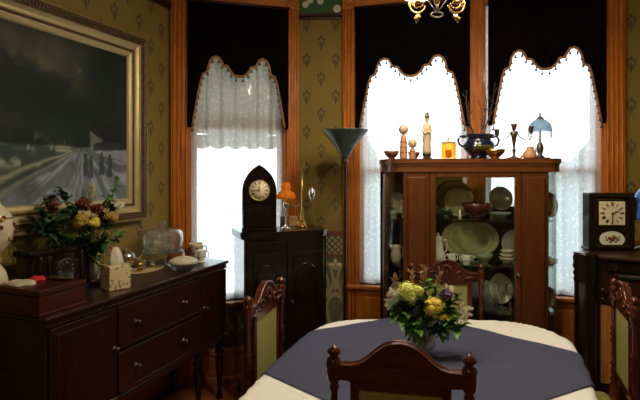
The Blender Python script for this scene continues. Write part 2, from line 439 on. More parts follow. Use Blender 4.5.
wall('wall_left_bay', c0, 75, L1, [W1])
wall('wall_corner', e0, AZC, LC)
wall('wall_far', g0, 105, L23, [W2, W3])
LR = math.dist(K0, back_r)
wall('wall_right', K0, 200.6, LR)
wall('wall_near', back_r, 290.6, math.dist(back_r, back_l))
# mouldings
def moulding(name, P, az, L, segs, prof, mat):
    mb = MB()
    for a, b in segs:
        n = len(prof)
        vs = [(a, y, z) for y, z in prof]+[(b, y, z) for y, z in prof]
        mb.add(vs, [tuple(range(n)), tuple(range(2*n-1, n-1, -1))]+[(i, i+n, (i+1) % n+n, (i+1) % n) for i in range(n)])
    return struct(mb.build(name, mat, loc=(P[0], P[1], 0), rotz=RZ(az)))
bprof = [(0, 0), (-.03, 0), (-.03, .02), (-.02, .03), (-.02, .19), (-.03, .20), (-.026, .225), (-.012, .24), (0, .24)]
rprof = [(0, 2.82), (-.015, 2.82), (-.02, 2.835), (-.035, 2.845), (-.035, 2.865), (0, 2.87)]
for nm, P, az, L, bs, rs in (('left', back_l, AZL, 5.6, [(0, 5.6)], [(0, 5.6)]), ('left_bay', c0, 75, L1, [(0, L1)], []),
        ('corner', e0, AZC, LC, [(0, LC)], [(0.01, LC-.01)]), ('far', g0, 105, L23, [(.12, L23)], [(2.01, L23)]), ('right', K0, 200.6, LR, [(0, LR)], [(0, LR)])):
    moulding('baseboard_'+nm, P, az, L, bs, bprof, M['skirt'])
    if rs: moulding({'left': 'trim_1', 'corner': 'trim_2', 'far': 'trim_3', 'right': 'trim_4'}[nm], P, az, L, rs, rprof, M['mahog'])

def window(n, P, az, op, cl, cr, zb=0.0, panel=False):
    """cl/cr casing widths at the left and right"""
    u0, u1, z0, z1 = op
    root = bpy.data.objects.new('window_%d' % n, None); C.objects.link(root)
    root.location = (P[0], P[1], 0); root.rotation_euler = (0, 0, RZ(az)); root['kind'] = 'structure'
    def fl(mb, a, b, zA, zB):   # fluted upright casing
        w = b-a; mb.box(a, b, -.028, 0, zA, zB)
        for k in range(4):
            q = a+w*(.14+.24*k); mb.tube([(q, -.029, zA+.01), (q, -.029, zB-.01)], w*.055, 6)
    mb = MB()
    if cl: fl(mb, u0-cl, u0+.004, 0.0, z1)
    if cr: fl(mb, u1-.004, u1+cr, 0.0, z1)
    mb.build('casing', M['oak'], root)
    mb = MB(); a, b = u0-cl, u1+cr
    mb.box(u0, u1, -.026, 0, z1, z1+.13); mb.box(u0, u1, -.034, 0, z1+.015, z1+.035); mb.box(u0, u1, -.034, 0, z1+.095, z1+.115)
    mb.build('head_casing', M['oakx'], root)
    for s, (p, q) in enumerate(((u0-cl, u0), (u1, u1+cr))):
        if q-p < .02: continue
        m = MB(); m.box(p-.004, q+.004, -.038, 0, z1-.005, z1+.14, bev=.004)
        T = Matrix.Translation(((p+q)/2, -.038, z1+.067)) @ Matrix.Rotation(PI/2, 4, 'X')
        m.lathe([(.001, .012), (.012, .010), (.016, .002), (.026, .006), (.036, .008), (.04, 0)], T=T, n=20)
        m.build('corner_block', M['oakx'], root)
    mb = MB(); mb.box(u0, u0+.02, 0, TH, z0, z1); mb.box(u1-.02, u1, 0, TH, z0, z1); mb.box(u0, u1, 0, TH, z1-.02, z1); mb.build('jamb', M['oak'], root)
    mb = MB(); mb.box(u0-cl*.9, u1+min(cr, .12)*.9, -.06, TH, z0-.03, z0, bev=.006); mb.build('sill', M['oakx'], root)
    if panel:
        mb = MB(); mb.box(u0, u1, -.022, 0, .24, z0-.03)
        mb.box(u0+.06, u1-.06, -.034, -.02, .32, z0-.09, bev=.008); mb.box(u0, u1, -.034, -.02, z0-.065, z0-.03)
        mb.build('apron_panel', M['oakx'], root)
    mid = {1: 1.95, 2: 1.62, 3: 1.62, 4: 1.9}[n]
    for zA, zB, y in ((z0, mid+.02, .07), (mid-.02, z1, .11)):
        mb = MB(); t = .045
        mb.box(u0+.02, u0+.02+t, y, y+.03, zA, zB); mb.box(u1-.02-t, u1-.02, y, y+.03, zA, zB)
        mb.box(u0+.02+t, u1-.02-t, y, y+.03, zA, zA+t); mb.box(u0+.02+t, u1-.02-t, y, y+.03, zB-t, zB)
        s = mb.build('sash', M['oak'], root)
        MB().box(u0+.05, u1-.05, y+.013, y+.017, zA+.03, zB-.03).build('pane', M['glass'], s)
    return root
window(1, c0, 75, W1, .125, .09)
window(2, g0, 105, W2, .11, .046, panel=True)
window(3, g0, 105, W3, .046, .122, panel=True)

# ------------------------------------------------------------ curtains
_h = [(0, 1.94), (.045, 1.94), (.075, 2.08), (.12, 2.27), (.145, 2.335), (.175, 2.345), (.19, 2.36), (.205, 2.42), (.23, 2.455), (.265, 2.47), (.30, 2.462), (.325, 2.43), (.34, 2.405), (.385, 2.40), (.40, 2.375), (.43, 2.345), (.465, 2.328), (.5, 2.325)]
VP = _h+[(1-a, z) for a, z in _h[-2::-1]]
def vz(t):
    for (a, za), (b, zb) in zip(VP, VP[1:]):
        if a <= t <= b: return za+(zb-za)*(t-a)/(b-a)
    return 1.94
def valance(P, az, u0, u1, where, yoff=-.045):
    label = 'near-black velvet valance with scalloped gold-braided hem, hung in the %s' % where
    t = thing('valance', label, 'valance', (P[0], P[1], 0), RZ(az), 'velvet valances over the windows')
    w = u1-u0
    def fn(a, b):
        z = vz(a); zz = z+(2.90-z)*b
        return (u0+w*a, yoff+.006*math.sin(a*40)*(1-.5*b), zz)
    MB().grid(fn, 104, 14).build('velvet_panel', M['velvet'], t, solid=.008)
    pts = [(u0+w*a, yoff-.010, z+.006) for a, z in VP[1:-1]]
    fine = []
    for p, q in zip(pts, pts[1:]):
        for k in range(4): fine.append(tuple(p[i]+(q[i]-p[i])*k/4 for i in range(3)))
    fine.append(pts[-1])
    MB().tube(fine, .0095, 6).build('gold_braid', M['trim'], t)
    # tassels along the hem
    L = [0]
    for p, q in zip(fine, fine[1:]): L.append(L[-1]+math.dist(p, q))
    n = int(L[-1]/.050)
    mb = MB()
    for i in range(n+1):
        s = L[-1]*i/n; k = max(j for j in range(len(L)) if L[j] <= s+1e-9); k = min(k, len(fine)-2)
        r = (s-L[k])/(L[k+1]-L[k]); p = [fine[k][j]+(fine[k+1][j]-fine[k][j])*r for j in range(3)]
        mb.tube([(p[0], p[1], p[2]), (p[0], p[1], p[2]-.020)], .0016, 4)
        mb.lathe([(.001, 0), (.006, -.004), (.004, -.008), (.0115, -.024), (.001, -.028)], (p[0], p[1], p[2]-.016), 7)
    o = mb.build('tassel_fringe', M['pewter'], t); o['kind'] = 'stuff'
    MB().tube([(u0-.01, yoff, 2.89), (u1+.01, yoff, 2.89)], .012, 10).build('curtain_rod', M['mahog'], t)
    return t
def sheer(P, az, op, where, mat, seed):
    u0, u1, z0, z1 = op; random.seed(seed); ph = random.random()*6
    w = u1-u0-.03
    def fn(a, b):
        f = .012*math.sin(a*46+ph+.6*math.sin(b*3))+.007*math.sin(a*83+ph*2)
        return (u0+.015+w*a, .03+f, z0+.004+(z1-.05-z0)*b)
    o = MB().grid(fn, 150, 30).build('lace_curtain', mat, loc=(P[0], P[1], 0), rotz=RZ(az))
    return tag(o, 'white lace sheer curtain veiling the %s' % where, 'curtain', 'lace curtains')
valance(c0, 75, W1[0]-.005, W1[1]+.005, 'narrow left window beside the painting')
valance(g0, 105, W2[0]-.005, W2[1]+.0, 'middle window behind the ivory figure')
valance(g0, 105, W3[0]+.035, W3[1]+.0, 'right window behind the fringed lamp')
sheer(c0, 75, W1, 'left window behind the arched clock', M['lace'], 1)
sheer(g0, 105, W2, 'middle window behind the ivory figure', M['lace'], 2)
sheer(g0, 105, W3, 'right window behind the fringed lamp', M['lacel'], 3)
# canvas awning outside the left window
t = thing('window_awning', 'tan canvas awning outside the left window, dimming its upper lace', 'awning', (c0[0], c0[1], 0), RZ(75))
ua, ub = W1[0]-.12, W1[1]+.25
MB().grid(lambda a, b: (ua+(ub-ua)*a, TH+.02+.80*b, 2.98-1.03*b+.02*math.sin(a*9)*b), 24, 8).build('canvas_top', M['roller'], t, solid=.003)
m = MB(); m.grid(lambda a, b: (ua+(ub-ua)*a, TH+.82, 1.95-(.10+.03*abs(math.sin(a*PI*7)))*b), 84, 2); m.build('scalloped_edge', M['roller'], t, solid=.003)
for u in (ua, ub):
    m = MB(); m.add([(u, TH+.02, 2.98), (u, TH+.82, 1.95), (u, TH+.02, 1.95)], [(0, 1, 2)]); m.build('canvas_side', M['roller'], t, solid=.003)
m = MB(); m.tube([(ua, TH+.01, 1.95), (ua, TH+.82, 1.95), (ub, TH+.82, 1.95), (ub, TH+.01, 1.95)], .010, 8); m.build('awning_frame', M['pewter'], t)

# ------------------------------------------------------------ outdoors
g = MB().box(-40, 40, -40, 40, -.72, -.62).build('ground', M['lawn'], loc=(0, 0, 0)); struct(g)

random.seed(31)
m = MB()  # invented hedge, its height profile shaped to dim the far lace curtains
def hedge(a, b):
    th = -.25*PI+1.5*PI*b; bump = .12*math.sin(a*61)*math.sin(b*23)+.08*math.sin(a*140+b*40)
    h_ = .8+1.5*min(1, max(0, (a-.40)*5))+1.2*min(1, max(0, (.2-a)*10))
    return (7*a, .45*math.cos(th)*(1+bump), .30+h_*math.sin(th)*(1+.06*math.sin(a*21)+bump*.3))
m.grid(hedge, 160, 40)
tag(m.build('dimming_hedge', M['hedge'], loc=(0, 7.8, -.1), rotz=math.radians(-14)), 'grey-green hedge added outside to dim the far lace curtains', 'hedge')

# ------------------------------------------------------------ sideboard
s1 = (-1.174, 2.10); AZS = 20.6
def sb(px=None, t=None, dep=0, z=.97): pass
SBL = 1.495; SBD = .50
side = thing('sideboard', 'long dark mahogany sideboard with drawers under the big painting', 'sideboard', (s1[0], s1[1], 0), RZ(AZS))
ZT = .97; ZB = .43
mb = MB(); mb.box(0, SBL, 0, SBD, ZT-.022, ZT, bev=.006); mb.box(.012, SBL-.012, .012, SBD, ZT-.04, ZT-.022, bev=.004)
mb.build('top', M['mahog'], side)
mb = MB()
for i in range(98): mb.ball((.02+i*.0151, .016, ZT-.047), .0065, 6)
mb.build('beaded_edge', M['mahog'], side)
mb = MB(); mb.box(.02, SBL-.02, .03, SBD, ZB, ZT-.04); mb.box(.01, SBL-.01, .015, SBD, ZB-.02, ZB+.02, bev=.006)
mb.build('body', M['mahogz'], side)
def framed(mb, a, b, zA, zB, y=.03, t=.006):
    mb.box(a, b, y-.012, y, zA, zB, bev=.004)
def knob(parent, x, y, z, mat):
    T = Matrix.Translation((x, y, z)) @ Matrix.Rotation(PI/2, 4, 'X')
    m = MB(); m.lathe([(.016, 0), (.016, .003), (.006, .006), (.006, .016), (.013, .022), (.011, .03), (.001, .033)], T=T, n=14)
    return m.build('knob', mat, parent)
for a, b in ((.035, .43), (1.19, 1.485)):
    m = MB(); framed(m, a, b, ZB+.03, ZT-.06)
    m.box(a+.03, b-.03, .013, .019, ZB+.06, ZT-.09, bev=.004)
    d = m.build('door', M['mahogz'], side)
    knob(d, b-.02 if a < .5 else a+.02, .018, .70, M['pewter'])
for zA, zB in ((.685, .905), (.455, .665)):
    m = MB(); framed(m, .445, 1.175, zA, zB); m.box(.445, 1.175, .010, .018, zA, zA+.012)
    d = m.build('drawer', M['mahog'], side)
    for kx in (.568, .985): knob(d, kx, .018, (zA+zB)/2, M['pewter'])
legp = [(.020, 0), (.026, .012), (.018, .03), (.014, .06), (.020, .14), (.027, .24), (.030, .29), (.018, .31), (.032, .325), (.032, .34), (.018, .355), (.030, .37), (.030, .42)]
for x, y in ((.05, .05), (SBL-.05, .05), (.05, SBD-.05), (SBL-.05, SBD-.05), (1.19, .05), (.44, .05)):
    MB().lathe(legp, (x, y, 0), 16).build('leg', M['dark'], side)

# ------------------------------------------------------------ painting
wl = (back_l[0], back_l[1])
fr_r = hit(141, c0, AZL)
S_R = 5.6+fr_r[2]              # along the wall from its near end
WID = 1.80; FZ0, FZ1 = 1.273, 2.519
S_L = S_R-WID
pt = thing('painting', 'large seascape oil painting in a wide gilt frame on the left wall', 'painting', (wl[0], wl[1], 0), RZ(AZL))
def ring_sweep(mb, x0, x1, z0, z1, prof):
    """prof: list of (inset, y)"""
    rings = [[(x0+i, y, z0+i), (x1-i, y, z0+i), (x1-i, y, z1-i), (x0+i, y, z1-i)] for i, y in prof]
    vs = [v for r in rings for v in r]; fs = []
    for k in range(len(rings)-1):
        for j in range(4):
            fs.append((k*4+j, k*4+(j+1) % 4, (k+1)*4+(j+1) % 4, (k+1)*4+j))
    mb.add(vs, fs)
def beads(mb, x0, x1, z0, z1, y, r, step):
    n = int((x1-x0)/step)
    for i in range(n+1):
        for z in (z0, z1): mb.ball((x0+(x1-x0)*i/n, y, z), r, 6)
    n = int((z1-z0)/step)
    for i in range(1, n):
        for x in (x0, x1): mb.ball((x, y, z0+(z1-z0)*i/n), r, 6)
mb = MB(); ring_sweep(mb, S_L, S_R, FZ0, FZ1, [(0, -.002), (0, -.050), (.005, -.062), (.012, -.062), (.016, -.054)]); mb.build('outer_moulding', M['gold'], pt)
mb = MB(); ring_sweep(mb, S_L, S_R, FZ0, FZ1, [(.016, -.054), (.022, -.050), (.050, -.046), (.056, -.052), (.060, -.050)])
beads(mb, S_L+.029, S_R-.029, FZ0+.029, FZ1-.029, -.051, .0085, .021); beads(mb, S_L+.044, S_R-.044, FZ0+.044, FZ1-.044, -.049, .006, .015); mb.build('carved_band', M['gilt_dark'], pt)
mb = MB(); ring_sweep(mb, S_L, S_R, FZ0, FZ1, [(.060, -.050), (.066, -.040), (.080, -.031), (.094, -.028), (.102, -.034)]); mb.build('cove', M['liner'], pt)
mb = MB(); ring_sweep(mb, S_L, S_R, FZ0, FZ1, [(.102, -.034), (.110, -.036), (.118, -.030)]); beads(mb, S_L+.110, S_R-.110, FZ0+.110, FZ1-.110, -.035, .006, .016); mb.build('bead_moulding', M['gilt_dark'], pt)
mb = MB(); ring_sweep(mb, S_L, S_R, FZ0, FZ1, [(.118, -.030), (.128, -.031), (.145, -.024), (.155, -.012)]); mb.build('inner_liner', M['liner'], pt)
# canvas painted vertex by vertex
def ps(x, y):
    h = hit(x, c0, AZL); s = 5.6+h[2]; return (s, at_y(x, y, h[1])[2])
rng = np.random.RandomState(3)
def vnoise(nx, nz, X, Z, oct=5, f=3.0):
    out = np.zeros_like(X); amp = 1; tot = 0
    for o in range(oct):
        g = rng.rand(int(f*6)+4, int(f*6)+4)
        x = X*f; z = Z*f; xi = np.floor(x).astype(int); zi = np.floor(z).astype(int); fx = x-xi; fz = z-zi
        fx = fx*fx*(3-2*fx); fz = fz*fz*(3-2*fz); n = g.shape[0]
        v = (g[xi % n, zi % n]*(1-fx)+g[(xi+1) % n, zi % n]*fx)*(1-fz)+(g[xi % n, (zi+1) % n]*(1-fx)+g[(xi+1) % n, (zi+1) % n]*fx)*fz
        out += amp*v; tot += amp; amp *= .55; f *= 2
    return out/tot
cx0, cx1, cz0, cz1 = S_L+.15, S_R-.15, FZ0+.15, FZ1-.15
NX, NZ = 330, 200
gx = np.linspace(cx0, cx1, NX+1); gz = np.linspace(cz0, cz1, NZ+1); GX, GZ = np.meshgrid(gx, gz)
U = GX-cx0; V = GZ-cz0
n1 = vnoise(0, 0, U, V, 5, 2.2); n2 = vnoise(0, 0, U*.5+2, V*2.2, 5, 3.5); n3 = vnoise(0, 0, U+1, V+1, 4, 9)
def sm(a, b, x): t = np.clip((x-a)/(b-a), 0, 1); return t*t*(3-2*t)
def blob(x, y, rx, rz): 
    s, z = ps(x, y); return np.exp(-(((GX-s)/rx)**2+((GZ-z)/rz)**2))
col = np.zeros(GX.shape+(3,))
def lay(c, m):
    global col
    m = np.clip(m, 0, 1)[..., None]; col = col*(1-m)+np.array(c)*m
zh = ps(60, 146)[1]
nn = np.clip((n1-.5)*3.2+.5, 0, 1); n3c = np.clip((n3-.5)*3+.5, 0, 1); n2c = np.clip((n2-.5)*3+.5, 0, 1)
col[:] = (.016, .030, .026)
lay((.045, .060, .042), nn*.5)
lay((.16, .155, .095), blob(18, 66, .30, .17)*sm(.25, .75, nn+.15)*1.2)
lay((.22, .20, .13), blob(14, 72, .20, .09)*sm(.3, .8, nn+.1))
lay((.10, .11, .07), blob(40, 50, .22, .08)*nn)
lay((.22, .21, .15), blob(77, 71, .014, .012))
lay((.010, .020, .018), (blob(38, 96, .13, .075)+blob(4, 98, .06, .06)+blob(60, 110, .2, .07))*sm(.25, .5, n3c*.5+nn*.5+.15)*1.3)
sea = sm(zh+.01, zh-.015, GZ)
lay((.045, .070, .052), sea)
lay((.19, .23, .17), sea*sm(.55, .85, n2c)*.9)
lay((.34, .37, .28), sea*sm(.72, .95, n2c*.7+n3c*.3)*.8)
for x, y, rx, rz, a in ((27, 141, .07, .035, 1.0), (30, 146, .14, .018, .9), (8, 163, .16, .025, .8), (50, 150, .20, .010, .9), (20, 155, .12, .012, .7)):
    lay((.34, .37, .28), blob(x, y, rx, rz)*sm(.3, .65, n3c+.1)*a)
# snowy road towards the lower edge, streaked along its own direction
vp_ = ps(80, 147); RR = np.hypot(GX-vp_[0], GZ-vp_[1]); AN = np.arctan2(-(GZ-vp_[1]), -(GX-vp_[0]))
st = vnoise(0, 0, AN*2.2+5, np.log(RR+.05)*.35+4, 4, 4.0); stc = np.clip((st-.5)*3.4+.5, 0, 1)
road = sm(.38, .62, AN)*sea*sm(.0, .03, RR)
lay((.17, .20, .23), road*(.6+.4*n3c))
lay((.30, .33, .36), road*sm(.45, .8, stc)*.8)
lay((.10, .12, .13), road*sm(.55, .9, 1-stc)*.6)
lay((.36, .38, .28), np.exp(-((AN-.36-.05*(n3c-.5))/.035)**2)*sea*.8)
lay((.30, .33, .24), np.exp(-((AN-.50-.06*(n2c-.5))/.03)**2)*sea*.6)
lay((.05, .07, .06), np.exp(-((AN-.43)/.025)**2)*sea*.6)
# house with gabled end and a long dark roof
def polymask(pts):
    P = [ps(*p) for p in pts]; inside = np.zeros(GX.shape, bool); n = len(P)
    for i in range(n):
        (x1, z1), (x2, z2) = P[i], P[(i+1) % n]
        cond = ((z1 > GZ) != (z2 > GZ)); xx = (x2-x1)*(GZ-z1)/(z2-z1+1e-12)+x1
        inside ^= cond & (GX < xx)
    return inside.astype(float)
lay((.20, .22, .19), polymask([(88, 131), (102, 141), (92, 144), (92, 148), (89, 148)]))
lay((.020, .018, .018), polymask([(88, 129), (92, 123), (122, 120), (122, 143), (103, 142)]))
lay((.04, .045, .05), polymask([(92, 144), (122, 143), (122, 150), (92, 151)]))
lay((.12, .13, .13), polymask([(62, 139), (63, 139), (63, 146), (62, 146)]))
for x, h in ((84, 0), (89, 2), (100, -1), (108, 1)):
    lay((.035, .045, .06), polymask([(x-2, 158+h), (x-1, 155+h), (x+1, 155+h), (x+2, 159+h), (x+2.6, 176+h), (x-2.6, 176+h)])*.85)
    lay((.03, .03, .035), polymask([(x-1, 156+h), (x-1, 153.5+h), (x+1, 153.5+h), (x+1, 156+h)]))
col *= (.8+.35*n3c)[..., None]*np.where(GZ > zh, .52, .88)[..., None]
mb = MB(); mb.grid(lambda a, b: (cx0+(cx1-cx0)*a, -.014, cz0+(cz1-cz0)*b), NX, NZ); mb.col = [tuple(c) for c in col.reshape(-1, 3)]
mb.build('canvas', vcol('oil_paint', .6, 0), pt)

# ------------------------------------------------------------ dining table and cloths
outline = [(-0.317, 1.802), (-0.12, 2.41), (-0.05, 2.6), (0.03, 2.739), (0.145, 2.824), (0.399, 2.844), (0.866, 2.829), (1.058, 2.804), (1.176, 2.739), (1.243, 2.619), (1.26, 2.48), (1.233, 2.379), (1.128, 2.091), (1.02, 1.805), (0.968, 1.712), (0.879, 1.653), (0.722, 1.643), (0.399, 1.653), (0.0, 1.673), (-0.22, 1.683), (-0.3, 1.722)]
def chaikin(p, k):
    for _ in range(k):
        q = []
        for i in range(len(p)):
            a, b = p[i], p[(i+1) % len(p)]
            q += [(a[0]*.75+b[0]*.25, a[1]*.75+b[1]*.25), (a[0]*.25+b[0]*.75, a[1]*.25+b[1]*.75)]
        p = q
    return p
OUT = chaikin(outline, 2); TC = (.45, 2.23)
A_ = np.array(OUT); B_ = np.roll(A_, -1, axis=0)
def edge(p):
    p = np.array(p); ab_ = B_-A_; t = np.clip(((p-A_)*ab_).sum(1)/(ab_**2).sum(1), 0, 1); q = A_+ab_*t[:, None]
    d = np.hypot(*(p-q).T); i = int(d.argmin()); 
    ins = False; x, y = p
    for (x1, y1), (x2, y2) in zip(A_, B_):
        if (y1 > y) != (y2 > y) and x < (x2-x1)*(y-y1)/(y2-y1)+x1: ins = not ins
    return (-d[i] if ins else d[i]), q[i]
tb = thing('dining_table', 'dining table with rounded corners under white and blue-grey cloths', 'table', (TC[0], TC[1], 0), math.radians(-20))
Rt = Matrix.Rotation(math.radians(20), 2)
def tloc(p): v = Rt @ Vector((p[0]-TC[0], p[1]-TC[1])); return (v.x, v.y)
TT = .745
MB().slab([tloc(p) for p in OUT], TT-.03, TT).build('tabletop', M['mahog'], tb)
MB().box(-.48, .48, -.40, .45, TT-.11, TT-.03).build('apron', M['mahog'], tb)
tl = [(.022, 0), (.03, .02), (.02, .05), (.025, .2), (.04, .42), (.045, .5), (.025, .53), (.042, .55), (.042, .64)]
for x in (-.44, .44):
    for y in (-.36, .41): MB().lathe(tl, (x, y, 0), 16).build('leg', M['mahogz'], tb)
def cloth_pt(p, top, out, hang=1.0):
    d, q = edge(p)
    if d <= 0: return (p[0], p[1], top-.0 if d < -.012 else top-.002)
    n = (np.array(p)-q)/max(d, 1e-9)
    ang = math.atan2(q[1]-TC[1], q[0]-TC[0]); w = .010*math.sin(ang*26)*min(1, d/.1)
    o = min(d, out)+w
    return (q[0]+n[0]*o, q[1]+n[1]*o, top-.002-max(0, (d-.006))*hang)
mb = MB(); N = 96; x0, x1, y0, y1 = -.56, 1.50, 1.38, 3.04
vid = {}; vs = []; fs = []
P = [[(x0+(x1-x0)*i/N, y0+(y1-y0)*j/N) for i in range(N+1)] for j in range(N+1)]
D = [[edge(P[j][i])[0] for i in range(N+1)] for j in range(N+1)]
def gv(i, j):
    if (i, j) not in vid: vid[(i, j)] = len(vs); vs.append(cloth_pt(P[j][i], TT+.004, .012))
    return vid[(i, j)]
for j in range(N):
    for i in range(N):
        if max(D[j][i], D[j][i+1], D[j+1][i], D[j+1][i+1]) < .20: fs.append((gv(i, j), gv(i+1, j), gv(i+1, j+1), gv(i, j+1)))
mb.add(vs, fs, True)
tag(mb.build('tablecloth', M['cloth'], solid=.002), 'cream-white cloth covering the whole dining table', 'tablecloth')
cor = [(-0.527, 2.35), (0.304, 1.533), (1.395, 2.114), (0.564, 2.931)]
def bf(a, b):
    p = [cor[0][k]*(1-a)*(1-b)+cor[1][k]*a*(1-b)+cor[2][k]*a*b+cor[3][k]*(1-a)*b for k in (0, 1)]
    r = cloth_pt(p, TT+.009, .020, .8)
    dz = .0022*math.sin(p[0]*17+p[1]*9)*math.sin(p[1]*21-p[0]*4) if r[2] > TT+.005 else 0
    return (r[0], r[1], r[2]+dz)
mb = MB(); mb.grid(bf, 90, 90)
tag(mb.build('table_overlay', M['blue'], solid=.002), 'square blue-grey cloth laid diagonally over the white tablecloth', 'tablecloth')

# ------------------------------------------------------------ dining chairs
def make_chair(label):
    t = thing('dining_chair', label, 'chair', group='carved dining chairs round the table')
    mp = M['chair']
    for s in (-1, 1):
        m = MB(); m.lathe([(.019, 0), (.022, .02), (.017, .05), (.021, .10), (.021, .36), (.024, .40), (.024, .50), (.013, .52), (.020, .535), (.012, .55), (.016, .575), (.012, .60), (.019, .615), (.012, .63), (.013, .68), (.012, .72), (.019, .735), (.012, .75), (.019, .765), (.012, .78), (.019, .795), (.012, .81),
                          (.013, .86), (.012, .915), (.018, .925), (.013, .938), (.022, .95), (.0235, .97), (.0235, .995), (.024, 1.0), (.022, 1.012), (.012, 1.02), (.016, 1.026), (.022, 1.034), (.018, 1.044), (.010, 1.05), (.003, 1.056)], (s*.205, 0, 0), 16)
        m.build('back_post', mp, t)
        m = MB(); m.lathe([(.016, 0), (.024, .02), (.014, .04), (.018, .08), (.026, .16), (.018, .22), (.026, .235), (.016, .25), (.022, .30), (.024, .33), (.024, .43)], (s*.20, .40, 0), 14)
        m.build('leg', mp, t)
        m = MB(); m.tube([(s*.203, .01, .17), (s*.203, .1, .17), (s*.203, .2, .17), (s*.203, .3, .17), (s*.203, .40, .17)], [.009, .013, .018, .013, .009], 10); m.build('stretcher', mp, t)
    m = MB(); m.tube([(-.2, .2, .17), (-.1, .2, .17), (0, .2, .17), (.1, .2, .17), (.2, .2, .17)], [.009, .014, .019, .014, .009], 10); m.build('stretcher', mp, t)
    m = MB(); m.box(-.215, .215, -.005, .425, .40, .455, bev=.006); m.build('seat_frame', mp, t)
    def cush(a, b):
        x = -.195+.39*a; y = .03+.37*b; e = min(a, 1-a, b, 1-b)
        return (x, y, .455+.03*min(1, e*6)**.5)
    m = MB(); m.grid(cush, 16, 16); m.build('seat_cushion', M['cane'], t)
    # crest rail
    top = [(-.19, 1.0), (-.15, 1.0), (-.125, 1.006), (-.10, 1.022), (-.075, 1.045), (-.05, 1.064), (-.025, 1.074), (0, 1.078)]
    top = top+[(-x, z) for x, z in top[-2::-1]]
    bot = [(.19, .955), (.12, .948), (0, .945), (-.12, .948), (-.19, .955)]
    m = MB(); m.prism(top+bot, -.016, .012); cr = m.build('crest_rail', mp, t)
    m = MB()   # carving on the front face: scrolls, leaf fan and rounded top bead
    m.tube([(x, .012, z-.004) for x, z in top], .008, 6)
    for s in (-1, 1):
        pts = []
        for k in range(15):
            a = k/14*1.6*PI; r = .030*(1-k/18)
            pts.append((s*(.075+r*math.cos(a)), .016, .985+r*math.sin(a)))
        m.tube(pts, .006, 6)
        m.tube([(s*.10, .016, .965), (s*.14, .016, .975), (s*.18, .016, .97)], [.008, .006, .004], 6)
    for k in range(7):
        a = PI*(k+.5)/7
        m.ball((.028*math.cos(a), .014, 1.005+.035*math.sin(a)), .009, 8, sz=1.3)
    m.ball((0, .016, 1.0), .012, 10)
    m.build('carving', mp, cr)
    m = MB()
    for s in (-1, 1): m.box(s*.138-.014, s*.138+.014, -.012, .010, .585, .95, bev=.004)
    m.box(-.152, .152, -.012, .010, .925, .95); m.box(-.19, .19, -.013, .012, .57, .605, bev=.004)
    m.build('back_frame', mp, t)
    m = MB(); m.box(-.126, .126, -.006, .006, .60, .93, bev=.003)
    pn = m.build('back_panel', M['cane'], t)
    m = MB()
    for row in range(2):
        for k in range(16):
            x = -.116+.232*k/15; z = .905-.026*row
            T = Matrix.Translation((x, -.009, z)) @ Matrix.Rotation(PI/2, 4, 'X')
            m.tube([T @ Vector((.009*math.cos(a*PI/4), .011*math.sin(a*PI/4), 0)) for a in range(8)], .0018, 4, closed=True)
    m.build('cane_loops', M['ochre'], pn)
    return t
ch = make_chair('nearest dining chair, its plain arched back crossing the front of the table')
ch.location = (.245, 1.503, 0); ch.rotation_euler.z = math.radians(-11)
dup(ch, (-.26, 2.353, 0), math.radians(-106), 'dining chair on the table side facing the sideboard, olive back panel showing')
dup(ch, (.755, 2.935, 0), math.radians(176), 'dining chair at the far table end behind the flowers, before the china cabinet')
dup(ch, (1.445, 2.33, 0), math.radians(-290), 'dining chair at the right edge before the desk')
# ------------------------------------------------------------ floor lamp
lx, ly = at_y(345, 200, 3.45)[:2]
t = thing('floor_lamp', 'tall dark torchiere floor lamp with mottled bowl beside the middle window', 'lamp', (lx, ly, 0))
zr = at_y(345, 130, 3.45)[2]
MB().lathe([(.14, 0), (.14, .015), (.12, .03), (.05, .04), (.02, .06)], n=28).build('base', M['black'], t)
MB().lathe([(.012, .05), (.012, .9), (.016, .91), (.012, .93), (.012, zr-.24), (.02, zr-.22), (.013, zr-.2)], n=12).build('pole', M['black'], t)
MB().lathe([(.013, zr-.21), (.03, zr-.19), (.04, zr-.165), (.075, zr-.11), (.125, zr-.05), (.162, zr-.006), (.166, zr), (.158, zr), (.12, zr-.045), (.07, zr-.1), (.03, zr-.15), (.001, zr-.17)], n=32).build('bowl_shade', M['bronzebowl'], t)

# ------------------------------------------------------------ console (phonograph cabinet) in the bay
AZN = 68; con = (-.512, 3.30)
t = thing('console_cabinet', 'tall black lacquered cabinet carrying the arched clock', 'cabinet', (con[0], con[1], 0), RZ(AZN))
CW, CD, CH = .60, .32, 1.19
m = MB(); m.box(0, CW, 0, CD, .10, CH-.05); m.build('body', M['lacq'], t)
m = MB(); m.slab([(-.012, .03), (.03, -.015), (CW-.03, -.015), (CW+.012, .03), (CW+.012, CD), (-.012, CD)], CH-.05, CH-.035)
m.slab([(-.018, .028), (.028, -.022), (CW-.028, -.022), (CW+.018, .028), (CW+.018, CD), (-.018, CD)], CH-.035, CH); m.build('top', M['dark'], t)
for a, b in ((.02, CW/2-.004), (CW/2+.004, CW-.02)):
    m = MB(); m.box(a, b, -.012, 0, .14, CH-.07, bev=.004); m.box(a+.04, b-.04, -.018, -.012, .22, CH-.15, bev=.004)
    T = None
    # arched moulding on each door
    cxm = (a+b)/2; pts = [(cxm-.08, -.019, .3), (cxm-.08, -.019, .85)]+[(cxm-.08*math.cos(k*PI/8), -.019, .85+.11*math.sin(k*PI/8)) for k in range(1, 8)]+[(cxm+.08, -.019, .85), (cxm+.08, -.019, .3)]
    m.tube(pts, .007, 6)
    d = m.build('door', M['dark'], t); knob(d, b-.03 if a < .2 else a+.03, -.013, .7, M['black'])
for x in (.04, CW-.04):
    for y in (.04, CD-.04): MB().lathe([(.02, 0), (.028, .03), (.018, .05), (.026, .1)], (x, y, 0), 12).build('foot', M['dark'], t)
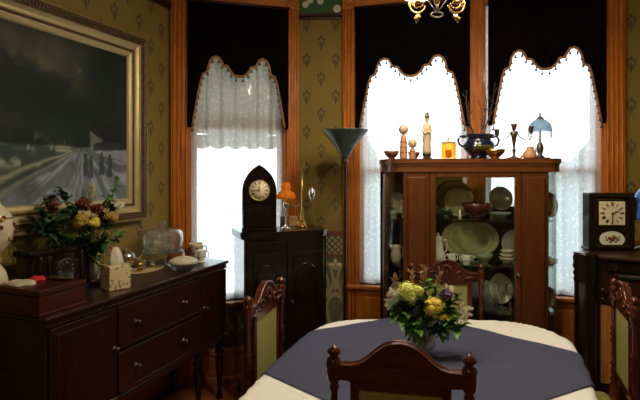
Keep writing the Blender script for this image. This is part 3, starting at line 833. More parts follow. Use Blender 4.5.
def conpt(px, py, z=CH): return at_z(px, py, z)

# roman numerals as thin strokes
def numeral_strokes(mb, s, T, h, sep=.42):
    w = {'I': .35, 'V': .8, 'X': .8}; tot = sum(w[c] for c in s)*h*sep; x = -tot/2; th = h*.11
    def bar(a, b):
        a = Vector((a[0], 0, a[1])); b = Vector((b[0], 0, b[1])); d = (b-a).normalized(); n = Vector((-d.z, 0, d.x))*th/2
        vs = [a-n, a+n, b+n, b-n]; vs = vs+[v+Vector((0, -.0012, 0)) for v in vs]
        mb.add([T @ v for v in vs], [(0, 1, 2, 3), (7, 6, 5, 4), (0, 4, 5, 1), (1, 5, 6, 2), (2, 6, 7, 3), (3, 7, 4, 0)])
    for c in s:
        cw = w[c]*h*sep; m = x+cw/2; q = cw*.42
        if c == 'I': bar((m, -h/2), (m, h/2))
        elif c == 'V': bar((m-q, h/2), (m, -h/2)); bar((m+q, h/2), (m, -h/2))
        else: bar((m-q, h/2), (m+q, -h/2)); bar((m+q, h/2), (m-q, -h/2))
        x += cw
ROM = ['XII', 'I', 'II', 'III', 'IV', 'V', 'VI', 'VII', 'VIII', 'IX', 'X', 'XI']
def hand(mb, cx, y, cz, ang, L, w):
    T = Matrix.Translation((cx, y, cz)) @ Matrix.Rotation(ang, 4, 'Y')
    mb.prism([(-w*.4, -L*.15), (w*.4, -L*.15), (w, L*.5), (0, L), (-w, L*.5)], -.001, .001, T)
# arched clock
a, b = conpt(243, 230), conpt(277, 229.3)
ccx, ccy = (a[0]+b[0])/2+.0, (a[1]+b[1])/2-.03
t = thing('arched_clock', 'tall pointed-arch mahogany mantel clock with round white dial', 'clock', (ccx, ccy, CH), RZ(84))
hw, hh = .113, .455
Rg = (hw*hw+(hh-.27)**2)/(2*hw); amax = math.asin((hh-.27)/Rg)
out = [(-hw, 0), (-hw, .27)]+[(-hw+Rg*(1-math.cos(amax*k/9)), .27+Rg*math.sin(amax*k/9)) for k in range(1, 10)]
out = out+[(-x, z) for x, z in out[-2::-1]]
MB().prism(out, -.055, .055).build('case', M['dark'], t)
m = MB(); m.tube([(x, -.056, z) for x, z in out], .007, 6, closed=True); m.box(-.105, .105, -.062, -.05, .195, .207); m.build('moulding', M['dark'], t)
T = Matrix.Translation((0, -.056, .282)) @ Matrix.Rotation(PI/2, 4, 'X')
m = MB(); m.lathe([(.067, 0), (.067, .006), (.001, .006)], T=T, n=32); d = m.build('dial', M['dial'], t)
m = MB(); m.tube([(.069*math.cos(k*PI/16), -.062, .282+.069*math.sin(k*PI/16)) for k in range(32)], .004, 6, closed=True); m.build('bezel', M['dimbrass'], d)
m = MB()
for k in range(12):
    an = k*PI/6; T = Matrix.Translation((.052*math.sin(an), -.0625, .282+.052*math.cos(an))) @ Matrix.Rotation(an, 4, 'Y'); numeral_strokes(m, ROM[k], T, .018)
m.build('numerals', M['ink'], d)
m = MB(); hand(m, 0, -.065, .282, math.radians(-3), .035, .003); hand(m, 0, -.067, .282, math.radians(-88), .05, .0025); m.ball((0, -.066, .282), .004, 8); m.build('hands', M['ink'], d)
m = MB(); m.box(-.085, .085, -.060, -.055, .03, .18); g = m.build('lower_glass', M['lacq'], t)
m = MB()
for s in (-1, 1):
    m.tube([(s*.07*(1-k/8), -.062, .06+.09*math.sin(k*PI/8)**2+.0) for k in range(9)], .0018, 4)
m.tube([(.022*math.cos(k*PI/6), -.062, .105+.018*math.sin(k*PI/6)) for k in range(12)], .0018, 4, closed=True); m.build('glass_ornament', M['dark'], g)
m = MB(); m.box(-.122, .122, -.064, .06, -0.0, .02, bev=.004); m.build('base', M['dark'], t)

# amber oil lamp
p = conpt(286, 228.5)
t = thing('oil_lamp', 'small lamp with ruffled amber glass shade between arched clock and candelabrum', 'lamp', (p[0], p[1], CH))
MB().lathe([(.035, 0), (.035, .006), (.012, .014), (.009, .03), (.006, .05), (.008, .12), (.006, .15), (.018, .16), (.02, .18), (.012, .19)], n=16).build('stem', M['silver'], t)
m = MB(); m.lathe([(.062, .215), (.064, .235), (.054, .262), (.030, .274), (.032, .285), (.036, .30), (.030, .318), (.024, .335)], n=32, cap=False, wob=lambda a, i: .10*math.sin(a*8)*(1 if i < 2 else .15)); m.build('lamp_shade', M['shadeamber'], t, solid=.002)
m = MB(); m.tube([(0, 0, .18), (0, 0, .23)], .008, 8)
for k in range(3): m.tube([(0, 0, .195), (.055*math.cos(k*2.1), .055*math.sin(k*2.1), .225)], .0018, 4)
m.build('shade_holder', M['dimbrass'], t)
# small framed photos behind
for px, py, lab in ((283, 228, 'small dark framed card leaning behind the amber lamp, on its left'), (293, 227.6, 'small tan framed card behind the amber lamp, beside the candelabrum')):
    q = conpt(px, py-1.0)
    o = MB(); o.box(-.028, .028, -.004, .006, 0, .072, bev=.003); tt_ = thing('card_frame', lab, 'picture frame', (q[0], q[1]+.075, CH), RZ(80), 'little frames on the black cabinet')
    o.build('frame', M['mahog'] if px < 290 else M['tan'], tt_)
    MB().box(-.022, .022, -.006, -.004, .008, .064).build('card', M['potgreen'] if px < 290 else M['ochre'], tt_)
# brass candelabrum
p = conpt(302, 227)
t = thing('candelabrum', 'slender brass candelabrum with curved arms on the black cabinet', 'candelabrum', (p[0], p[1], CH))
m = MB(); m.lathe([(.04, 0), (.042, .008), (.03, .018), (.016, .024), (.012, .04), (.018, .05), (.010, .06), (.014, .085), (.008, .1), (.012, .11), (.006, .125), (.006, .24), (.0055, .43)], n=14)
m.build('stem', M['brass'], t)
m = MB()
for k in range(4):
    a = k*PI/2+.5; m.tube([(.01*math.cos(a), .01*math.sin(a), .05), (.035*math.cos(a), .035*math.sin(a), .03), (.05*math.cos(a), .05*math.sin(a), .004)], [.006, .005, .007], 6)
m.build('feet', M['brass'], t)
m = MB(); m.tube([(.018*math.cos(k*PI/6)*.8, 0, .455+.02*math.sin(k*PI/6)) for k in range(12)], .004, 6, closed=True); m.build('top_ring', M['brass'], t)
for s, c in ((-1, None), (1, None)):
    xe = .075 if s > 0 else .105; pts = [(0, 0, .165), (s*.02, 0, .17), (s*.045, 0, .15), (s*(xe-.02), 0, .155), (s*xe, 0, .18), (s*xe, 0, .2)]
    m = MB(); m.tube([(x, -abs(x)*.3, z) for x, y, z in pts], .0055, 6); arm = m.build('arm', M['pewter'], t)
    m = MB(); c0_ = (s*xe, -xe*.3, .20)
    if s > 0: m.lathe([(.004, 0), (.012, .01), (.022, .04), (.026, .055), (.02, .06), (.024, .07), (.012, .08), (.008, .095), (.001, .10)], c0_, 12)
    else: m.lathe([(.004, 0), (.013, .01), (.011, .035), (.014, .04)], c0_, 12)
    m.build('candle_cup', M['silver'] if s > 0 else M['pewter'], arm)

# ------------------------------------------------------------ china cabinet
KX, KY, KR = .98, 3.10, math.radians(-4)
cab = thing('china_cabinet', 'mahogany china cabinet with curved glass sides before the far windows', 'cabinet', (KX, KY, 0), -math.radians(4)*-1*-1)
ck, sk = math.cos(cab.rotation_euler.z), math.sin(cab.rotation_euler.z)
def kw(x, y): return (KX+x*ck-y*sk, KY+x*sk+y*ck)
KH = 1.685; D = .36
def plan(hb, hf, bul, off=0):
    """front-left post .. back, right side; returns right side curve points front->back"""
    pts = []
    for k in range(9):
        a = k/8*PI/2
        pts.append((hf+(hb-hf)*math.sin(a), off+(D*.75)*(1-math.cos(a))))
    pts.append((hb, D)); return pts
r = plan(.565, .45, 0)
full = [(-x, y) for x, y in r[::-1]]+r
rt = plan(.585, .47, 0, -.03)
ft = [(-x, y) for x, y in rt[::-1]]+rt
m = MB(); m.slab(ft, KH-.03, KH); m.slab([(x*.985, y+.005) for x, y in ft], KH-.045, KH-.03); m.slab([(x*.985, y+.010) for x, y in ft], KH-.085, KH-.045)
m.build('top', M['cabx'], cab)
inner = [(x*.975, min(D-.01, y+.008)) for x, y in full]
m = MB(); m.slab(full, .10, .16); m.slab([(x*1.02, y-.01 if y < D-.01 else y) for x, y in full], .08, .11); m.build('base', M['cabx'], cab)
m = MB(); m.box(-.56, .56, D-.012, D, .16, 1.36); m.box(-.56, .0, D-.012, D, 1.36, KH-.085); m.box(.40, .56, D-.012, D, 1.36, KH-.085); m.build('back_panel', M['dark'], cab)
MB().box(-.0, .40, D-.008, D-.004, 1.36, KH-.085).build('back_pane', M['glass'], cab)
MB().box(-.545, -.005, D-.018, D-.012, 1.305, KH-.09).build('mirror_back', M['mirror'], cab)
for z in (.70, 1.0, 1.292):
    sh_ = MB().slab(inner, z-.008, z).build('shelf', M['shelfglass'], cab)
    MB().box(-.43, .43, .012, .022, z-.012, z+.001).build('shelf_edge', M['dark'], sh_)
for s in (-1, 1):
    m = MB(); x0, x1 = sorted((s*.285, s*.45))
    m.box(x0, x1, -.012, .03, .10, KH-.085, bev=.004); m.box(x0+.025, x1-.025, -.030, -.012, .16, KH-.115, bev=.010)
    m.build('front_post', M['cab'], cab)
    m = MB(); m.box(s*.565-.012, s*.565+.012, D-.035, D, .10, KH-.085); m.build('rear_post', M['dark'], cab)
    m = MB(); pts = [(x*s, y) for x, y in r[:-1]]+[(s*.565, D-.03)]
    def sg(a, b): 
        k = a*(len(pts)-1); i = min(int(k), len(pts)-2); f = k-i
        return (pts[i][0]*(1-f)+pts[i+1][0]*f, pts[i][1]*(1-f)+pts[i+1][1]*f, .16+(KH-.245)*b)
    m.grid(sg, 18, 2); m.build('side_glass', M['cabglass'], cab, solid=.003)
    for y in (.02, D-.05): MB().lathe([(.022, 0), (.03, .03), (.022, .05), (.035, .08)], (s*.42, y, 0), 12).build('foot', M['cab'], cab)
m = MB(); dz0, dz1 = .17, KH-.085
m.box(-.283, -.245, -.014, .012, dz0, dz1, bev=.004); m.box(.245, .283, -.014, .012, dz0, dz1, bev=.004)
m.box(-.245, .245, -.014, .012, dz1-.035, dz1, bev=.003); m.box(-.245, .245, -.014, .012, dz0, dz0+.05, bev=.003)
dr = m.build('door', M['cab'], cab)
MB().box(-.25, .25, -.003, .001, dz0+.04, dz1-.03).build('door_glass', M['cabglass'], dr)
knob(dr, .264, -.014, .95, M['pewter'])

# --- things on top of the cabinet: position from pixel column at a depth
def ctop(px, Y=3.22): return (at_y(px, 158, Y)[0], Y, KH)
def bowl(name, label, loc, R_, h, mat, foot=.35, cat='bowl', grp=None, n=24, wob=None):
    m = MB(); m.lathe([(R_*foot, 0), (R_*foot*.9, h*.12), (R_*.5, h*.2), (R_*.85, h*.6), (R_, h), (R_*.94, h), (R_*.78, h*.62), (R_*.3, h*.28), (.001, h*.24)], n=n, wob=wob)
    return tag(m.build(name, mat, loc=loc), label, cat, grp)
S_ = 3.22/490
bowl('wooden_bowl', 'small dark red wooden bowl at the left end of the cabinet top', ctop(391.5), .052, .052, M['redwood'], .4, grp='red wooden bowls')
bowl('wooden_bowl', 'small dark red wooden bowl half hidden behind the smaller wooden doll', (ctop(414, 3.33)[0], 3.33, KH), .042, .05, M['redwood'], .4, grp='red wooden bowls')
def doll(px, h, rb, rh, label, hairfrac, Y=3.20):
    t = thing('wooden_doll', label, 'figurine', ctop(px, Y), 0, 'turned wooden dolls on the cabinet')
    bh = h-2*rh
    MB().lathe([(rb, 0), (rb*1.03, bh*.05), (rb, bh*.4), (rb*.85, bh*.75), (rb*.7, bh*.95), (rb*.35, bh*1.0), (rb*.35, bh+.008)], n=18).build('body', M['tan'], t)
    c = (0, 0, bh+rh)
    hd = MB().ball(c, rh, 18).build('head', M['ivory'], t)
    m = MB()
    vs = MB(); vs.lathe([(max(1e-5, math.sin(PI*i/10)*rh*1.05), -math.cos(PI*i/10)*rh*1.05) for i in range(4 if hairfrac > .6 else 6, 11)], (0, .006, bh+rh), 18); vs.build('hair', M['pewter'] if hairfrac > .6 else M['twig'], hd)
    m = MB()
    for s in (-1, 1): m.ball((s*rh*.35, -rh*.90, c[2]+rh*.0), rh*.09, 6)
    m.ball((0, -rh*.98, c[2]-rh*.3), rh*.08, 6)
    m.build('painted_face', M['ink'], hd)
    m = MB()
    for k in range(3): m.tube([(rb*1.03*math.cos(q*PI/8)*(1-.05*k), rb*1.03*math.sin(q*PI/8)*(1-.05*k), bh*(.25+.22*k)) for q in range(16)], .002, 4, closed=True)
    m.build('painted_bands', M['rust'], t)
doll(403.5, .222, .025, .031, 'taller turned wooden doll with round head, left of the ivory figure', .7)
doll(412.5, .128, .021, .029, 'shorter turned wooden doll beside the taller one', .5, 3.17)
# ivory figure
t = thing('ivory_figure', 'tall slim carved ivory robed figure on a black stand', 'figurine', ctop(427), 0)
m = MB(); m.lathe([(.026, 0), (.03, .004), (.024, .012), (.03, .03), (.03, .034)], n=16, sy=.8)
for k in range(4): m.ball((.024*math.cos(k*PI/2+.7), .018*math.sin(k*PI/2+.7), .006), .009, 8)
m.build('stand', M['black'], t)
m = MB(); m.lathe([(.027, .034), (.028, .05), (.025, .10), (.027, .15), (.031, .19), (.028, .218), (.015, .234), (.009, .240), (.010, .247), (.015, .258), (.014, .272), (.008, .282)], n=20, sy=.75, wob=lambda a, i: .05*math.sin(a*7))
b_ = m.build('robed_body', M['ivory'], t)
m = MB(); m.lathe([(.015, .270), (.016, .280), (.011, .287), (.014, .300), (.008, .305), (.001, .307)], n=12); m.build('headdress', M['pewter'], b_)
m = MB(); m.tube([(-.02, -.004, .215), (-.028, -.012, .18), (-.02, -.022, .165), (-.002, -.026, .175)], [.008, .009, .008, .005], 8); m.tube([(-.024, -.012, .175), (-.027, -.012, .14), (-.024, -.01, .115)], [.007, .008, .003], 8)
m.tube([(.02, -.004, .215), (.025, -.012, .185), (.012, -.022, .17), (0, -.026, .178)], [.008, .009, .008, .005], 8); m.build('sleeves', M['ivory'], b_)
# amber candle jar
t = thing('candle_jar', 'orange amber glass candle jar with knobbed lid on the cabinet', 'candle', ctop(448.5), 0)
MB().lathe([(.046, 0), (.049, .004), (.049, .10), (.046, .104), (.044, .10), (.044, .01), (.001, .008)], n=28).build('jar', M['amberglass'], t)
MB().lathe([(.020, .009), (.020, .060), (.001, .061)], n=20).build('wax', M['shadeamber'], t)
m = MB(); m.lathe([(.047, .105), (.045, .112), (.012, .118), (.006, .124), (.009, .134), (.007, .142), (.001, .145)], n=24); m.build('lid', M['ivory'], t)
# jardiniere
px = ctop(478.5)
t = thing('jardiniere', 'glossy dark blue two-handled pot with fluted rim on the cabinet', 'pot', px, 0)
m = MB(); m.lathe([(.058, 0), (.06, .01), (.052, .018), (.07, .035), (.098, .065), (.104, .09), (.092, .115), (.078, .128), (.084, .142), (.104, .158), (.098, .16), (.074, .132), (.07, .12), (.001, .05)], n=40, wob=lambda a, i: .06*math.sin(a*9) if 8 <= i <= 10 else 0)
m.build('pot_body', M['potblue'], t)
m = MB(); m.grid(lambda a, b: (math.sin((a-.5)*1.3)*(.1055-.012*abs(b-.5)), -math.cos((a-.5)*1.3)*(.1075-.03*(b-.5)**2*4), .045+.065*b), 10, 6); m.build('glaze_panel', M['potgreen'], t)
for s in (-1, 1):
    m = MB(); m.tube([(s*.09, 0, .14), (s*.12, 0, .15), (s*.135, 0, .125), (s*.125, 0, .095), (s*.10, 0, .08)], [.006, .008, .008, .007, .006], 8); m.build('handle', M['potblue'], t)
random.seed(11)
for i, (dx, dz, bnd) in enumerate(((-.15, .20, .0), (.05, .42, .04), (-.09, .34, -.03), (.15, .30, -.02), (.015, .30, .03), (.11, .40, .02), (-.05, .28, -.02))):
    y = random.uniform(-.03, .05); t0 = (px[0]+random.uniform(-.02, .02), px[1]+y, KH+.06)
    m = MB(); pts = [(t0[0]+dx*k/6+bnd*math.sin(k/6*PI), t0[1]+y*.5*k/6, t0[2]+.03+(dz+.02)*k/6) for k in range(7)]
    m.tube(pts, [.0042, .004, .0036, .0032, .0028, .0024, .0018], 5)
    for k in range(2, 6):
        s = random.choice((-1, 1)); b0 = pts[k]; m.tube([b0, (b0[0]+s*.02, b0[1], b0[2]+.03)], [.0022, .0014], 4); m.ball((b0[0]+s*.02, b0[1], b0[2]+.03), .005, 5)
    lab = ['bare twig leaning far left out of the blue pot', 'tallest bare twig rising from the blue pot', 'tall bare twig leaning slightly left from the blue pot', 'bare twig leaning right from the blue pot',
           'short upright twig in the middle of the blue pot', 'tall bare twig leaning slightly right from the blue pot', 'shortest bare twig of the blue pot'][i]
    tag(m.build('twig', M['twig']), lab, 'twig', 'bare twigs in the blue pot')
# brass footed dish
bowl('brass_dish', 'shallow footed brass dish in front of the blue pot', (ctop(495, 3.10)[0], 3.10, KH), .065, .058, M['brass'], .42, 'dish', n=28)
# triple candelabrum
t = thing('bronze_candelabrum', 'dark bronze candelabrum with three cups beside the fringed lamp', 'candelabrum', ctop(514), 0)
MB().lathe([(.045, 0), (.045, .006), (.02, .014), (.008, .025), (.01, .05), (.014, .06), (.007, .07), (.008, .085)], n=18).build('base', M['pewter'], t)
MB().lathe([(.006, .08), (.010, .10), (.018, .15), (.026, .18), (.022, .182), (.008, .16)], n=16).build('centre_cone', M['pewter'], t)
MB().lathe([(.008, .18), (.010, .19), (.018, .215), (.02, .232), (.016, .234), (.006, .205)], n=16).build('candle_cup', M['pewter'], t)
for s, H_ in ((-1, .155), (1, .175)):
    m = MB(); m.tube([(s*.02, 0, .17), (s*.045, 0, .14), (s*.075, 0, .125), (s*.10, 0, .125), (s*.112, 0, .14), (s*.112, 0, .15)], .004, 6); ar = m.build('arm', M['pewter'], t)
    MB().lathe([(.006, 0), (.012, .01), (.017, .045), (.02, .05), (.016, .05), (.008, .02)], (s*.112, 0, H_-.01), 14).build('candle_cup', M['pewter'], ar)
# small tan pitcher
q = ctop(530, 3.16)
t = thing('tan_pitcher', 'small tan pitcher figurine between candelabrum and fringed lamp', 'pitcher', q, 0)
MB().lathe([(.035, 0), (.042, .01), (.040, .03), (.028, .055), (.02, .065), (.024, .078), (.02, .08), (.012, .06)], n=20).build('body', M['tan'], t)
m = MB(); m.tube([(.02, 0, .07), (.036, 0, .066), (.038, 0, .045), (.03, 0, .032)], .004, 6); m.build('handle', M['tan'], t)
m = MB(); m.tube([(-.028, 0, .04), (-.045, 0, .02), (-.06, 0, .008)], [.012, .01, .006], 8); m.build('spout', M['tan'], t)
# fringed lamp
t = thing('fringed_lamp', 'little table lamp with pale blue dome shade and bead fringe', 'lamp', ctop(540, 3.26), 0)
m = MB(); m.slab([(.06*math.cos(k*PI/8)*1.1, .045*math.sin(k*PI/8)) for k in range(16)], 0, .012); m.lathe([(.03, .012), (.02, .025), (.014, .03), (.02, .05), (.024, .075), (.018, .10), (.008, .115), (.006, .14), (.006, .21)], n=16); m.build('base', M['pewter'], t)
MB().lathe([(.074, .19), (.073, .205), (.062, .235), (.04, .257), (.02, .265), (.004, .268)], n=32, cap=False).build('lamp_shade', M['shadeblue'], t, solid=.003)
m = MB(); m.lathe([(.024, .264), (.026, .270), (.01, .282), (.005, .287), (.008, .297), (.003, .31), (.001, .315)], n=14); m.build('finial', M['pewter'], t)
m = MB()
for k in range(44):
    a = 2*PI*k/44; L = .055+.02*math.sin(k*1.7)
    for j in range(6): m.ball((.073*math.cos(a), .073*math.sin(a), .188-L*j/6), .0032, 5)
f_ = m.build('bead_fringe', M['fringe'], t); f_['kind'] = 'stuff'

# --- inside the cabinet
def inn(px, Y, z): return (at_y(px, 200, Y)[0], Y, z)
def plate(name, label, px, Y, z, R_, mat, tilt=12, cat='plate', sx=1, grp=None, mat2=None):
    """upright plate leaning on the back"""
    t = thing(name, label, cat, inn(px, Y, z), 0, grp)
    T = Matrix.Translation((0, 0, R_*math.cos(math.radians(tilt))+.004)) @ Matrix.Rotation(math.radians(90-tilt), 4, 'X')
    m = MB(); m.lathe([(.001, .004), (R_*.6, .004), (R_*.68, .010), (R_*.97, .016), (R_, .019), (R_*.98, .012), (R_*.65, .002), (.001, 0)], T=T, n=40, sx=sx); m.build('dish', mat, t)
    m = MB(); m.tube([T @ Vector((R_*sx*.8*math.cos(k*PI/20), R_*.8*math.sin(k*PI/20), .0135)) for k in range(40)], .0018, 4, closed=True); m.build('rim_line', mat2 or mat, t)
    return t
S1, S2, S3, S4 = 1.292, 1.0, .70, .16
plate('brass_charger', 'large round brass charger standing on the top shelf at the left', 455, 3.40, S1, .125, M['dimbrass'])
plate('green_plate', 'pale green plate leaning before the brass charger', 458, 3.36, S1, .098, M['platter'], mat2=M['dimbrass'])
plate('silver_plate', 'round silver plate leaning on the mirror at right of the top shelf', 500, 3.38, S1+.04, .082, M['silverp'], mat2=M['dimbrass'])
bowl('sage_dish', 'flat sage dish on the top shelf under the silver plate', inn(500, 3.30, S1), .075, .035, M['greenc'], .5, 'dish')
bowl('ruby_bowl', 'dark ruby footed glass bowl in the middle of the top shelf', inn(477, 3.22, S1), .105, .105, M['ruby'], .4, n=32, wob=lambda a, i: .05*math.sin(a*10) if i in (4, 5) else 0)
bowl('orange_cup', 'tiny orange cup at left end of the top shelf behind the door', inn(433.5, 3.18, S1), .02, .05, M['rust'], .75, 'cup')
bowl('leaf_cup', 'small green lidless jar above the orange cup on the top shelf', inn(431, 3.34, S1), .03, .085, M['greenc'], .8, 'jar')
def lath(name, label, cat, loc, prof, mat, n=18, **k):
    return tag(MB().lathe(prof, n=n).build(name, mat, loc=loc), label, cat)
lath('glass_vial', 'small pale glass vial in front of the green plate', 'bottle', inn(460, 3.17, S1), [(.008, 0), (.01, .02), (.006, .035), (.008, .05), (.004, .06), (.001, .062)], M['white'])
lath('crystal_vase', 'slim crystal bud vase right of the ruby bowl', 'vase', inn(491.5, 3.2, S1), [(.016, 0), (.008, .01), (.007, .03), (.012, .07), (.016, .10), (.013, .10), (.006, .04)], M['cutglass'])
# dark foliage ornament
m = MB(); random.seed(5); b0 = inn(446, 3.17, S1)
for k in range(34):
    a = random.uniform(0, 2*PI); e = random.uniform(.1, 1.2); m.leaf((0, 0, .02), (math.cos(a)*math.cos(e), .5*math.sin(a)*math.cos(e), math.sin(e)), random.uniform(.05, .095), .016, .2)
m.lathe([(.018, 0), (.022, .02), (.016, .03)], n=12)
tag(m.build('foliage_ornament', M['leafd'], loc=b0), 'spiky dark leaf ornament on the top shelf before the brass charger', 'ornament')
plate('leaf_plate', 'tall cream plate seen through the left curved glass, top shelf', 399, 3.36, S1+.02, .07, M['cream'], sx=.6)
bowl('green_cup', 'little green cup behind the left curved glass, top shelf', inn(394, 3.25, S1), .03, .052, M['greenc'], .7, 'cup')
plate('gold_plate', 'gold plate behind the right curved glass, top shelf', 549, 3.28, S1, .085, M['dimbrass'], sx=.6)
bowl('glass_dish', 'small clear glass dish behind the right curved glass, top shelf', inn(547, 3.16, S1), .03, .03, M['cutglass'], .5, 'dish')
# middle shelf
t = plate('oval_platter', 'large oval sage platter standing across the middle shelf', 469.5, 3.41, S2, .135, M['platter'], 10, 'platter', sx=1.48, mat2=M['greenc'])
random.seed(21)
m = MB()
for k in range(40):
    a = random.random()*2*PI; rr = random.random()**.5*.10
    m.ball((rr*1.35*math.cos(a), -.026+.03*(rr*math.sin(a)/.1)*.1+.012*rr*math.sin(a)*10*.17, .135+rr*math.sin(a)), .006, 6, sy=.3)
def spouted(name, label, cat, px, Y, z, prof, mat, spout, handle, lid=None, rot=0):
    t = thing(name, label, cat, inn(px, Y, z), rot)
    MB().lathe(prof, n=26).build('body', mat, t)
    m = MB(); m.tube(spout[0], spout[1], 8); m.build('spout', mat, t)
    m = MB(); m.tube(handle, .0045, 8); m.build('handle', mat, t)
    if lid: MB().lathe(lid, n=20).build('lid', mat, t)
    return t
spouted('coffee_pot', 'tall white china coffee pot at left of the middle shelf', 'coffee pot', 438, 3.2, S2,
        [(.045, 0), (.047, .012), (.042, .02), (.05, .04), (.05, .06), (.036, .09), (.033, .13), (.03, .16), (.032, .168), (.028, .17)], M['white'],
        ([(-.042, 0, .05), (-.055, 0, .08), (-.048, 0, .12), (-.055, 0, .165)], [.011, .009, .007, .006]),
        [(.032, 0, .15), (.055, 0, .16), (.062, 0, .13), (.055, 0, .09), (.044, 0, .07)], [(.03, .168), (.02, .18), (.006, .186), (.009, .194), (.005, .202), (.001, .204)])
spouted('cream_jug', 'small white china cream jug right of the coffee pot', 'jug', 452, 3.18, S2,
        [(.022, 0), (.024, .006), (.02, .01), (.028, .03), (.024, .05), (.02, .06), (.025, .07), (.02, .068)], M['white'],
        ([(-.022, 0, .05), (-.03, 0, .06), (-.034, 0, .07)], [.008, .007, .005]), [(.02, 0, .062), (.036, 0, .06), (.036, 0, .035), (.024, 0, .025)])
t = spouted('sugar_bowl', 'white china sugar bowl with two handles in front of the platter', 'sugar bowl', 466.5, 3.17, S2,
        [(.022, 0), (.024, .006), (.02, .01), (.034, .03), (.034, .045), (.028, .055), (.031, .062), (.027, .06)], M['white'],
        ([(-.028, 0, .05), (-.045, 0, .05), (-.044, 0, .03), (-.03, 0, .025)], [.0045]*4), [(.028, 0, .05), (.045, 0, .05), (.044, 0, .03), (.03, 0, .025)])
t.children[1].name = 'handle'
bowl('green_bowl', 'sage green bowl on the middle shelf right of the sugar bowl', inn(484, 3.2, S2), .055, .065, M['greenc'], .5)
for k in range(3):
    bowl('cream_bowl', ['bottom', 'middle', 'top'][k]+' bowl of the cream stack at right of the middle shelf', (inn(507, 3.24, 0)[0], 3.24, S2+.001+k*.024), .052-.005*k, .036, M['cream'], .5, grp='stacked cream bowls')
plate('cream_saucer', 'cream plate standing behind the bowl stack on the middle shelf', 515, 3.38, S2, .10, M['white'])
spouted('yellow_creamer', 'cream china jug behind the left curved glass, middle shelf', 'jug', 396, 3.25, S2,
        [(.026, 0), (.03, .01), (.036, .04), (.032, .075), (.026, .10), (.03, .115), (.025, .112)], M['cream'],
        ([(-.026, 0, .09), (-.036, 0, .105), (-.04, 0, .118)], [.01, .008, .006]), [(.026, 0, .10), (.046, 0, .095), (.046, 0, .05), (.032, 0, .035)])
spouted('small_teapot', 'tiny white teapot behind the right curved glass, middle shelf', 'teapot', 550, 3.15, S2,
        [(.018, 0), (.03, .012), (.032, .028), (.022, .042), (.008, .048), (.006, .056), (.001, .058)], M['white'],
        ([(-.028, 0, .02), (-.042, 0, .03), (-.046, 0, .045)], [.006, .005, .004]), [(.028, 0, .036), (.046, 0, .036), (.044, 0, .014), (.03, 0, .014)])
plate('side_plate', 'plate edge beside the right post on the middle shelf', 541, 3.36, S2, .07, M['cream'], sx=.6)
# lower shelves
for px, Y, z, R_, lab in ((500, 3.36, S3, .10, 'cream plate leaning at the back of the lower shelf'), (546, 3.26, S3, .07, 'cream plate behind the right curved glass, lower shelf'), (398, 3.30, S3, .08, 'cream plate behind the left curved glass, lower shelf')):
    plate('cream_plate', lab, px, Y, z, R_, M['cream'], sx=.8, grp='cream plates on the lower shelf')
spouted('glass_pitcher', 'clear glass pitcher on the lower shelf behind the far chair', 'pitcher', 490, 3.18, S3,
        [(.04, 0), (.045, .01), (.05, .08), (.035, .14), (.032, .17), (.038, .19), (.034, .19), (.03, .16), (.044, .08), (.001, .012)], M['cutglass'],
        ([(-.034, 0, .165), (-.045, 0, .18), (-.05, 0, .192)], [.01, .008, .005]), [(.034, 0, .16), (.075, 0, .15), (.08, 0, .09), (.048, 0, .05)])
for k, px in enumerate((502, 510, 430)):
    lath('wine_glass', ['stemmed glass on the lower shelf beside the glass pitcher', 'stemmed glass on the lower shelf against the right post', 'stemmed glass on the lower shelf behind the flowers'][k], 'glass', inn(px, 3.2, S3),
         [(.028, 0), (.006, .006), (.004, .07), (.02, .09), (.03, .13), (.028, .17), (.026, .17), (.027, .13), (.001, .088)], M['cutglass'])['group'] = 'stemmed glasses'

# ------------------------------------------------------------ desk, square clock, blue glass at right
AZD = 119; dk = at_y(573.5, 253, 2.78)
dx_, dy_ = dk[0], dk[1]; DH = 1.13
t = thing('writing_desk', 'dark upright writing desk below the square clock at right', 'desk', (dx_, dy_, 0), RZ(AZD))
DWd, DDp = .86, .40
m = MB(); m.box(.055, DWd, .05, DDp, .08, DH-.02); m.build('body', M['mahogz'], t)
m = MB(); m.box(.03, DWd+.01, .02, DDp, DH-.022, DH, bev=.006); m.build('top', M['mahog'], t)
m = MB()
c_ = (.060, .035, 0)
m.lathe([(.066, .0), (.066, .10), (.058, .12), (.058, DH-.16), (.064, DH-.14), (.058, DH-.125), (.066, DH-.105), (.058, DH-.085), (.068, DH-.065), (.062, DH-.045), (.066, DH-.02), (.060, DH+.002), (.064, DH+.012)], c_, 28); m.build('corner_column', M['dark'], t)
m = MB(); m.box(.165, .80, .035, .055, DH-.085, DH-.03, bev=.004); m.build('letter_slot', M['lacq'], t)
m = MB(); m.box(.20, .72, .034, .050, .62, DH-.095, bev=.005); fl_ = m.build('fall_front', M['mahogz'], t)
m = MB(); m.box(.22, .34, .022, .034, DH-.12, DH-.10, bev=.004); m.build('handle', M['black'], fl_)
for z in (DH-.19, DH-.24): knob(t, .145, .05, z, M['black'])
arch = [(.135, .42), (.235, .42), (.235, .80)]+[(.235-.10*(k/8), .80+.055*math.sin(k/8*PI*.62)) for k in range(1, 8)]+[(.135, .855)]
m = MB(); m.prism(arch, .036, .052); m.build('veneer_panel', M['veneer'], t)
def dkp(px, py, z=DH): return at_z(px, py, z)
cxy = at_y(608, 250, 2.98)
t = thing('square_clock', 'dark square-cased shelf clock with cream dial and painted oval glass', 'clock', (cxy[0], cxy[1], DH), RZ(97))
w2 = .128; hC = .345
MB().box(-w2, w2, -.05, .05, .0, hC, bev=.004).build('case', M['dark'], t)
m = MB(); ring_sweep(m, -w2, w2, 0.0, hC, [(0, -.05), (.004, -.058), (.022, -.062), (.036, -.056), (.042, -.05)]); m.box(-w2+.03, w2-.03, -.058, -.05, .118, .138); m.build('door_frame', M['dark'], t)
